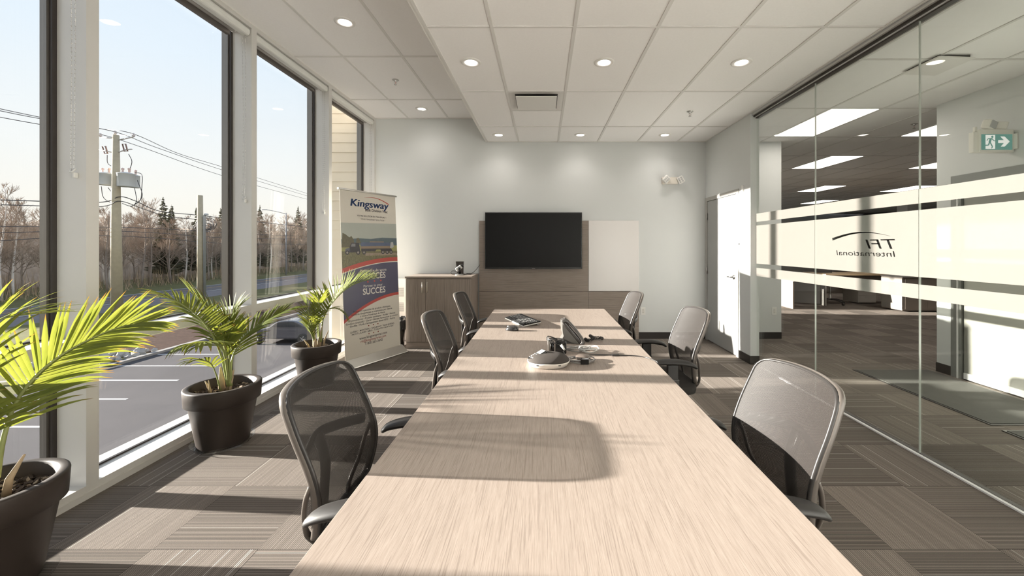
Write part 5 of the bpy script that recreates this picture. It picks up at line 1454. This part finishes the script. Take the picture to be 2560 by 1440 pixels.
# ---------------------------------------------------------------- outdoors
def ground(name, x0, x1, y0, y1, dz, mat):
    o = MB().box(x0, x1, y0, y1, ZG - 0.3 + dz, ZG + dz, mat).build(name); o['kind'] = 'structure'; return o
asph = M('parking asphalt', (0.086, 0.080, 0.082), 0.95, spec=0.05, var=0.28, vs=0.35)
road = M('road asphalt', (0.153, 0.140, 0.137), 0.85, spec=0.03, var=0.12, vs=0.5)
grass = M('autumn grass', (0.143, 0.135, 0.062), 0.95, spec=0.05, var=0.35, vs=1.2)
mulch = M('bed mulch', (0.067, 0.043, 0.034), 0.95, spec=0.03, var=0.5, vs=6)
conc = M('kerb concrete', (0.288, 0.270, 0.252), 0.85, spec=0.03, var=0.08, vs=3)
paint_w = M('road paint white', (0.544, 0.528, 0.512), 0.7, spec=0.03, var=0.1, vs=8); paint_y = M('road paint ochre', (0.480, 0.272, 0.080), 0.7, spec=0.03, var=0.1, vs=8)
ground('ground', -320, -2.8, -40, 420, -0.02, grass)
ground('parking_lot_ground', -21.4, -2.82, -20, 70, 0.0, asph)
ground('planting_bed_ground', -26.2, -21.7, 22.6, 60, 0.02, mulch)
ground('road', -51.0, -44.0, -40, 420, 0.0, road)
ground('road_shoulder', -44.2, -39.5, -40, 420, -0.008, M('gravel shoulder', (0.198, 0.180, 0.180), 0.9, spec=0.03, var=0.15, vs=1))
mb = MB()
mb.box(-21.7, -21.4, 20.2, 60, ZG - 0.2, ZG + 0.12, conc)
for i in range(8):
    a0 = i / 8 * PI / 2; a1 = (i + 1) / 8 * PI / 2; R_ = 3.2
    c = Vector((-24.6, 20.2, 0))
    mb.poly([c + Vector((R_ * math.cos(a0), -R_ * math.sin(a0), ZG + 0.12)), c + Vector((R_ * math.cos(a1), -R_ * math.sin(a1), ZG + 0.12)), c + Vector(((R_ - .3) * math.cos(a1), -(R_ - .3) * math.sin(a1), ZG + 0.12)), c + Vector(((R_ - .3) * math.cos(a0), -(R_ - .3) * math.sin(a0), ZG + 0.12))], conc)
mb.build('trim_kerb')['kind'] = 'structure'
mb = MB()
for Y in (26.9, 24.5, 22.2, 20.05, 17.9, 15.7, 13.3, 11.1, 8.9, 6.7): mb.box(-21.35, -16.3, Y - 0.06, Y + 0.06, ZG, ZG + 0.006, paint_w)
mb.build('road_markings')['kind'] = 'structure'
mb = MB(); mb.box(-44.7, -44.5, -40, 400, ZG, ZG + 0.006, paint_w); mb.box(-50.9, -50.7, -40, 400, ZG, ZG + 0.006, paint_w); mb.box(-48.1, -47.9, -40, 400, ZG, ZG + 0.006, paint_y)
for k in range(7): mb.poly([(-46.9, 34 + k * 2.6, ZG + .006), (-46.7, 34 + k * 2.6, ZG + .006), (-45.6, 36 + k * 2.6, ZG + .006), (-45.8, 36 + k * 2.6, ZG + .006)], M('faded red paint', (0.45, 0.28, 0.22), 0.8))
mb.build('road_markings')['kind'] = 'structure'
# rocks in the end of the bed
random.seed(9)
rk = M('field stone', (0.340, 0.330, 0.320), 0.9, spec=0.03, var=0.25, vs=3)
mb = MB()
for i in range(110):
    x = random.uniform(-27.5, -22.0); y = random.uniform(19.3, 22.9)
    if x > -23.2 and y < 20.0: continue
    r = random.uniform(0.14, 0.34)
    T = Matrix.Translation((x, y, ZG + r * 0.3)) @ Euler((random.random() * 3, random.random() * 3, random.random() * 3)).to_matrix().to_4x4() @ Matrix.Diagonal((1, random.uniform(.6, .9), random.uniform(.5, .8), 1))
    g = bmesh.ops.create_icosphere(mb.bm, subdivisions=1, radius=r)['verts']
    for v in g: v.co = T @ (v.co * random.uniform(0.85, 1.15))
mb.mats.append(rk)
o = mb.build('rocks', rk); tag(o, 'pale field stones heaped at the end of the planting bed', 'rocks', kind='stuff')
# utility poles
pole_m = M('weathered pole', (0.456, 0.389, 0.275), 0.85, var=0.18, vs=3); grey_can = M('transformer grey', (0.570, 0.589, 0.608), 0.5)
wire_m = M('overhead wire', (0.06, 0.055, 0.06), 0.6); ins = M('insulator', (0.55, 0.50, 0.50), 0.3)
PX, PY = -39.33, 36.9
t = thing('utility_pole', 'tall wooden utility pole carrying three grey transformers', 'utility pole', (PX, PY, ZG))
HT = 11.62 - ZG
MB().tube([(0.1, 0, 0), (0, 0, HT * 0.5), (-0.02, 0, HT)], [0.42, 0.36, 0.24], pole_m, 18).build('shaft', None, t)
def rel(px, py, Y=PY): return P(px, py, Y) - Vector((PX, PY, ZG))
b = MB()
for (a0, a1) in (((286, 346), (254, 343)), ((298, 350), (334, 342)), ((286, 382), (247, 374)), ((288, 383), (316, 374)), ((316, 374), (330, 373))):
    b.tube([rel(a0[0], a0[1]), rel(a1[0], a1[1])], 0.055, M('galvanised arm', (0.532, 0.504, 0.490), 0.5, metal=0.4), 8)
b.build('crossarm', None, t)
for px, py in ((288, 331), (251, 337), (334, 337)):
    c = rel(px, py); MB().lathe([(0, -0.22), (0.06, -0.2), (0.14, -0.05), (0.05, 0.0), (0.13, 0.06), (0.04, 0.14), (0, 0.14)], c, ins, 14).build('insulator', None, t)
for px, py in ((262, 376), (312, 370)):
    b = MB(); p = [rel(px - 6, py - 10), rel(px + 2, py - 10), rel(px + 7, py + 8), rel(px - 1, py + 8)]
    b.tube(p, 0.06, M('cutout brown', (0.22, 0.13, 0.11), 0.4), 6, closed=True); b.build('fuse_cutout', None, t)
for (px, w_, top, bot, dy) in ((264.5, 31, 434, 463, 0.1), (315, 30, 434, 467, 0.0), (331, 12, 438, 469, 0.9)):
    c = rel(px, bot, PY + dy); r = 0.60 if w_ > 20 else 0.52; h = (bot - top) * PY / F
    b = MB(); b.lathe([(0, 0), (r * 0.97, 0.0), (r, 0.04), (r, h - 0.06), (r * 1.04, h - 0.05), (r * 1.04, h), (r * 0.5, h + 0.10), (0, h + 0.12)], c, grey_can, 24)
    can = b.build('transformer', None, t)
    b = MB()
    for s in (-0.3, 0.3): b.lathe([(0.05, 0), (0.09, 0.12), (0.05, 0.2), (0.10, 0.3), (0.12, 0.42), (0, 0.5)], c + Vector((s, 0, h + 0.05)), M('bushing', (0.62, 0.45, 0.40), 0.4), 10)
    b.build('bushing', None, can)
b = MB()
for pts in ([(264, 468), (280, 490), (289, 510)], [(331, 470), (336, 500), (330, 512)], [(338, 450), (350, 490), (325, 514), (300, 508)], [(330, 430), (349, 436), (349, 470), (345, 500), (322, 516)], [(316, 384), (324, 402), (320, 420)], [(262, 386), (264, 408), (283, 418)], [(247, 465), (254, 495), (285, 512)]):
    b.tube(catmull([rel(x_, y_) + Vector((0, 0.2, 0)) for x_, y_ in pts], 6), 0.028, wire_m, 5)
b.build('drop_leads', None, t)
t2 = thing('utility_pole', 'short cut-off wooden utility pole with grey conduit and wire loops', 'utility pole', (-39.3, 46.0, ZG))
MB().tube([(0, 0, 0), (-0.1, 0, 11.8)], [0.34, 0.27], pole_m, 16).build('shaft', None, t2)
MB().tube([(0.46, 0, 0), (0.42, 0, 9.4), (0.52, 0, 9.62), (0.80, 0, 9.60)], 0.13, M('conduit grey', (0.45, 0.46, 0.48), 0.4, metal=0.5), 10).build('conduit', None, t2)
b = MB()
for k in range(6):
    r = 1.0 + 0.25 * math.sin(k * 2.1)
    b.tube([(0.25 + r * math.cos(a / 20 * 2 * PI), 0.1 * k, 8.1 + 0.1 * k + r * (0.25 + 0.11 * k) * math.sin(a / 20 * 2 * PI)) for a in range(20)], 0.03, wire_m, 5, closed=True)
b.build('wire_loops', None, t2)
t3 = thing('street_light', 'slender grey street light with long arm over the road', 'street light', (-53.0, 82.6, ZG))
MB().tube([(0, 0, 0), (0, 0, 12.8)], [0.13, 0.08], M('lamp post grey', (0.30, 0.30, 0.32), 0.5), 10).build('post', None, t3)
MB().tube(catmull([(0, 0, 12.6), (-2.0, 0, 13.1), (-4.2, 0, 13.5)], 6), 0.06, M('lamp post grey'), 8).build('arm', None, t3)
MB().box(-4.9, -3.9, -0.15, 0.15, 13.42, 13.55, M('lamp post grey'), 0.03).build('lamp_head', None, t3)
# wires
def wire(pts, r, lb, n=10):
    o = MB().tube(catmull([P(*q) for q in pts], n), r, wire_m, 5).build('overhead_wire'); tag(o, lb, 'wire', 'overhead wires along the road'); return o
wire([(-300, 205, 26), (0, 272, 30), (135, 300, 33), (251, 322, 36.9), (334, 335, 36.9), (450, 385, 46), (578, 424, 58), (785, 489, 96)], 0.028, 'topmost overhead wire, from the pole top down to the right')
wire([(-300, 210, 26), (0, 277, 30), (135, 303, 33), (288, 330, 36.9), (400, 372, 43), (578, 432, 58), (785, 495, 96)], 0.028, 'second overhead wire from the top of the tall pole')
wire([(-300, 235, 26), (0, 293, 30), (135, 317, 33), (251, 336, 36.9), (360, 370, 42), (578, 446, 58), (785, 503, 96)], 0.028, 'lowest of the three overhead wires at the pole top')
wire([(0, 500, 31), (245, 506, 36), (300, 492, 36.9), (340, 503, 39), (400, 528, 43), (495, 538, 46), (620, 552, 56), (785, 570, 80)], 0.040, 'thick drooping cable between the tall pole and the short pole')
wire([(0, 512, 31), (245, 517, 36), (300, 503, 36.9), (360, 523, 40), (420, 541, 44), (500, 549, 46)], 0.035, 'second drooping cable between the two wooden poles')
wire([(0, 566, 30), (245, 568, 36), (400, 572, 44), (578, 583, 58), (785, 592, 90)], 0.03, 'level wire crossing in front of the woods, upper of three')
wire([(0, 582, 30), (245, 577, 36), (400, 583, 44), (578, 595, 58), (785, 598, 90)], 0.03, 'level wire crossing in front of the woods, middle of three')
wire([(0, 602, 30), (245, 589, 36), (400, 596, 44), (578, 609, 58), (785, 611, 90)], 0.03, 'level wire crossing in front of the woods, lowest of three')
# parked car seen through the lower panes
car = thing('car', 'dark parked car partly hidden behind the palms, seen through the lower window panes', 'car', (-16.0, 25.3, ZG))
cp = M('car paint', (0.10, 0.10, 0.115), 0.25, metal=0.4, coat=0.8); cg = M('car window', (0.03, 0.035, 0.04), 0.08, spec=0.8)
prof = catmull([(-2.25, 0.32, 0), (-2.28, 0.62, 0), (-2.05, 0.82, 0), (-1.20, 0.95, 0), (-0.75, 1.05, 0), (-0.15, 1.40, 0), (0.85, 1.42, 0), (1.55, 1.08, 0), (2.15, 1.02, 0), (2.28, 0.70, 0), (2.22, 0.34, 0)], 5)
MB().prism([(p.x, p.y) for p in prof], 1.76, cp, Matrix.Translation((0, 0.88, 0)) @ Matrix.Rotation(PI / 2, 4, 'X')).build('body', None, car, bevel=0.06)
for s_ in (-1, 1):
    MB().prism([(-0.62, 1.05), (-0.12, 1.34), (0.80, 1.36), (1.30, 1.06)], 0.02, cg, Matrix.Translation((0, s_ * 0.89 + 0.01, 0)) @ Matrix.Rotation(PI / 2, 4, 'X')).build('side_window', None, car)
    MB().box(-2.30, -2.12, s_ * 0.66 - 0.16, s_ * 0.66 + 0.16, 0.60, 0.74, M('head lamp', (0.7, 0.7, 0.7), 0.1), 0.03).build('headlight', None, car)
    for x_ in (-1.38, 1.36):
        b = MB(); b.lathe([(0, -0.10), (0.20, -0.10), (0.31, -0.11), (0.33, -0.07), (0.33, 0.07), (0.31, 0.11), (0, 0.11)], (x_, s_ * 0.82, 0.33), M('tyre', (0.02, 0.02, 0.02), 0.7), 28, axis='Y')
        wh_ = b.build('wheel', None, car)
        b = MB(); b.lathe([(0.20, -0.115), (0.205, -0.105), (0.205, 0.105), (0.20, 0.118)], (x_, s_ * 0.82, 0.33), steel, 28, axis='Y')
        for q_ in range(5):
            a_ = 2 * PI * q_ / 5; b.tube([(x_, s_ * 0.93, 0.33), (x_ + 0.19 * math.cos(a_), s_ * 0.93, 0.33 + 0.19 * math.sin(a_))], 0.022, steel, 6)
        b.build('rim', None, wh_)
# bare woods
bark_t = M('tree bark', (0.30, 0.25, 0.215), 0.9, spec=0.03, var=0.3, vs=2); twig_m = M('bare twigs', (0.34, 0.27, 0.215), 0.9, spec=0.03, var=0.25, vs=1)
birch_m = M('birch bark', (0.714, 0.663, 0.612), 0.8, spec=0.03, var=0.2, vs=2)
def grow(mb, p, d, L, r, depth, rng, mat):
    n = 3; q = Vector(p); pts = [Vector(q)]; dd = Vector(d)
    for i in range(n):
        dd = (dd + Vector((rng.uniform(-1, 1), rng.uniform(-1, 1), rng.uniform(-0.3, 0.7))) * 0.16).normalized(); q = q + dd * L / n; pts.append(Vector(q))
    mb.tube(pts, [r * (1 - 0.5 * i / n) for i in range(n + 1)], mat, 4 if depth < 2 else 3, caps=False)
    if depth <= 0: return
    kids = 5 if depth > 1 else 6
    for k in range(kids):
        t = rng.uniform(0.25, 1.0); i = min(n - 1, int(t * n)); base = pts[i].lerp(pts[i + 1], t * n - i)
        ax = Vector((rng.uniform(-1, 1), rng.uniform(-1, 1), rng.uniform(0.1, 1.0))).normalized()
        nd = (dd * 0.62 + ax * 0.75).normalized()
        grow(mb, base, nd, L * rng.uniform(0.45, 0.68), max(0.016, r * 0.45), depth - 1, rng, twig_m)
def tree_mesh(seed, birch):
    rng = random.Random(seed); tr = MB(); tw = MB()
    hgt = rng.uniform(11, 12.5); pts = []; q = Vector((0, 0, 0))
    for i in range(8):
        pts.append(Vector((math.sin(i * 0.9 + seed) * 0.18, math.cos(i * 0.7 + seed) * 0.18, hgt * i / 7)))
    tr.tube(pts, [0.12 * (1 - 0.85 * i / 7) + 0.015 for i in range(8)], birch_m if birch else bark_t, 7)
    for k in range(26):
        t = 0.22 + 0.76 * (k / 26) ** 0.9; z = t * 7; i = min(6, int(z)); b_ = pts[i].lerp(pts[i + 1], z - i)
        a = rng.uniform(0, 2 * PI); d = Vector((math.cos(a), math.sin(a), rng.uniform(0.35, 1.1))).normalized()
        grow(tw, b_, d, (2.8 * (1 - t) + 1.1) * rng.uniform(0.7, 1.2), 0.05 * (1.2 - t), 2, rng, twig_m)
    return tr.mesh('trunk_mesh', recalc=False), tw.mesh('twigs_mesh', recalc=False)
tm = [tree_mesh(100 + i, i == 3) for i in range(4)]
random.seed(42); placed = 0
for row, (X0, step) in enumerate(((-60.0, 2.6), (-63.5, 3.2), (-67.5, 3.8))):
    Y = 36.0
    while Y < 230:
        k = random.randrange(4); birch = k == 3
        x = X0 + random.uniform(-1.3, 1.3); y = Y + random.uniform(-0.8, 0.8)
        t = thing('birch_tree' if birch else 'bare_tree', 'pale-trunked bare birch in the woods beyond the road' if birch else 'leafless brown tree in the dense woods beyond the road', 'tree', (x, y, ZG - 0.02), random.uniform(0, 6.28), 'birches beyond the road' if birch else 'leafless trees beyond the road')
        s = random.uniform(0.82, 1.06) * (1.0 if Y < 90 else 1.12); t.scale = (s, s, s)
        for nm, me in (('trunk', tm[k][0]), ('branches', tm[k][1])):
            o = bpy.data.objects.new(nm, me); COL.objects.link(o); o.parent = t
        Y += step * (1 + max(0, Y - 60) / 120); placed += 1
# conifers
nd = M('spruce needles', (0.170, 0.170, 0.110), 0.9, var=0.4, vs=2)
def conifer(x, y, h, lb, seed):
    rng = random.Random(seed); t = thing('spruce_tree', lb, 'tree', (x, y, ZG))
    MB().tube([(0, 0, 0), (0, 0, h)], [0.16, 0.02], bark_t, 8).build('trunk', None, t)
    mb = MB(); n = 46
    for i in range(n):
        f_ = (i + rng.uniform(-.4, .4)) / n; z = h * (0.12 + 0.86 * f_); R_ = h * 0.17 * (1 - f_) ** 0.85 + 0.12
        for k in range(11):
            a = rng.uniform(0, 2 * PI); L = R_ * rng.uniform(0.45, 1.15); z = h * (0.12 + 0.86 * max(0, min(0.99, f_))) + rng.uniform(-.03, .03) * h; d = Vector((math.cos(a), math.sin(a), 0)); s_ = Vector((-d.y, d.x, 0)); w_ = 0.10 + 0.10 * L
            p0 = Vector((0, 0, z)); p1_ = p0 + d * L * 0.55 + Vector((0, 0, -0.08 * L)); p2_ = p0 + d * L + Vector((0, 0, 0.02 * L - 0.1))
            mb.poly([p0 - s_ * 0.03, p1_ - s_ * w_, p2_, p1_ + s_ * w_], nd)
            mb.poly([p0, p1_ + Vector((0, 0, -w_)), p2_, p1_ + Vector((0, 0, w_ * 0.5))], nd)
    mb.build('foliage', None, t, recalc=False)
def at_px(px, X): Y = -X * F / (1358 - px); return X, Y
for px, X, h, lb in ((408, -66, 14.6, 'tallest dark spruce rising above the woods, right of the tall pole'), (429, -66, 13.4, 'slim spruce just right of the tallest one'),
                     (492, -64, 13.4, 'dark spruce behind the short wooden pole'), (552, -68, 14.2, 'low spruce at the right end of the middle window'),
                     (572, -68, 15.0, 'pointed spruce beside the window mullion'), (650, -66, 15.6, 'dark spruce left of the street light post'), (745, -64, 16.5, 'broad dark evergreen right of the street light post')):
    x, y = at_px(px, X); conifer(x, y, h, lb, px)
# tangled undergrowth closing the woods
random.seed(77)
mb = MB(); ug = M('undergrowth', (0.273, 0.208, 0.143), 0.95, spec=0.03, var=0.4, vs=0.6); ug2 = M('undergrowth straw', (0.484, 0.352, 0.220), 0.95, spec=0.03, var=0.3, vs=0.8)
for i in range(5200):
    Y = 30 + 210 * random.random() ** 1.5; X = random.uniform(-72, -56.5); h = random.uniform(0.6, 3.4) * (0.35 if X > -58 else 1)
    d = random.uniform(-0.5, 0.5); w_ = random.uniform(0.03, 0.10)
    mb.poly([(X, Y, ZG), (X, Y + w_, ZG), (X + d * 0.4, Y + d, ZG + h)], ug if i % 3 else ug2)
o = mb.build('undergrowth', None, None, recalc=False); tag(o, 'brown tangled undergrowth below the bare woods', 'undergrowth', kind='stuff')
mb = MB(); N_ = 170
rows_ = []
for i in range(N_ + 1):
    Y = 20 + 260 * i / N_; hh = 9.3 + 1.5 * noise.noise(Vector((Y * 0.15, 0, 0))) + 1.0 * noise.noise(Vector((Y * 0.9, 3, 0)))
    rows_.append([(-74 + 2 * noise.noise(Vector((Y * .2, k, 0))) - k * 0.8, Y, ZG + hh * k / 5 + (0.7 * noise.noise(Vector((Y * .7, k, 1))) if k else 0)) for k in range(6)] + [(-84, Y, ZG + hh + .4), (-96, Y, ZG + hh + 1.0), (-110, Y, ZG + hh * 0.8)])
for A, B in zip(rows_, rows_[1:]):
    for k in range(8): mb.poly([A[k], A[k + 1], B[k + 1], B[k]], M('deep woods', (0.37, 0.30, 0.235), 1.0, spec=0.03, var=0.5, vs=0.9))
o = mb.build('woodland_mass', None, None, recalc=False); tag(o, 'dense dark mass of distant woods behind the first trees', 'woods', kind='stuff')
# ---------------------------------------------------------------- light, world, camera
w = bpy.data.worlds.new('sky'); SC.world = w; w.use_nodes = True
nt = w.node_tree; nt.nodes.clear()
out = nt.nodes.new('ShaderNodeOutputWorld'); bg = nt.nodes.new('ShaderNodeBackground')
tc = nt.nodes.new('ShaderNodeTexCoord'); sx_ = nt.nodes.new('ShaderNodeSeparateXYZ'); nt.links.new(tc.outputs['Generated'], sx_.inputs[0])
cr = nt.nodes.new('ShaderNodeValToRGB'); nt.links.new(sx_.outputs[2], cr.inputs[0])
el = cr.color_ramp.elements
el[0].position = 0.0; el[0].color = (1.0, 0.90, 0.80, 1)
el[1].position = 1.0; el[1].color = (0.42, 0.60, 0.95, 1)
for p, c in ((0.06, (1.0, 0.95, 0.88)), (0.16, (0.95, 0.95, 0.95)), (0.34, (0.82, 0.90, 1.0)), (0.6, (0.70, 0.82, 1.0))):
    e = el.new(p); e.color = (*c, 1)
nt.links.new(cr.outputs[0], bg.inputs[0]); bg.inputs[1].default_value = 0.52
nt.links.new(bg.outputs[0], out.inputs[0])
sd = bpy.data.lights.new('sun', 'SUN'); sd.energy = 16.5; sd.color = (1.0, 0.925, 0.85); sd.angle = math.radians(0.8)
so = bpy.data.objects.new('sun', sd); COL.objects.link(so)
dirv = Vector((1.0, -0.070, -0.220)).normalized()
so.rotation_euler = dirv.to_track_quat('-Z', 'Y').to_euler(); so.location = (-20, 3, 8)
cd = bpy.data.cameras.new('camera'); cam = bpy.data.objects.new('camera', cd); COL.objects.link(cam)
cam.location = (0, 0, H); cam.rotation_euler = (PI / 2, 0, 0)
cd.sensor_width = 36; cd.sensor_fit = 'HORIZONTAL'; cd.lens = F / 2560 * 36
cd.shift_x = (1280 - 1358) / 2560; cd.shift_y = (615 - 720) / 2560
cd.clip_start = 0.02; cd.clip_end = 1000
SC.camera = cam
SC.view_settings.view_transform = 'Standard'; SC.view_settings.look = 'None'
SC.view_settings.exposure = 1.05; SC.view_settings.gamma = 1.0; SC.view_settings.use_curve_mapping = False
cy = SC.cycles
cy.use_denoising = True
try: cy.denoiser = 'OPENIMAGEDENOISE'
except Exception: pass
cy.max_bounces = 9; cy.diffuse_bounces = 4; cy.glossy_bounces = 4; cy.transparent_max_bounces = 24; cy.transmission_bounces = 6
cy.sample_clamp_indirect = 6.0; cy.caustics_reflective = False; cy.caustics_refractive = False
cy.use_adaptive_sampling = True; cy.adaptive_threshold = 0.04
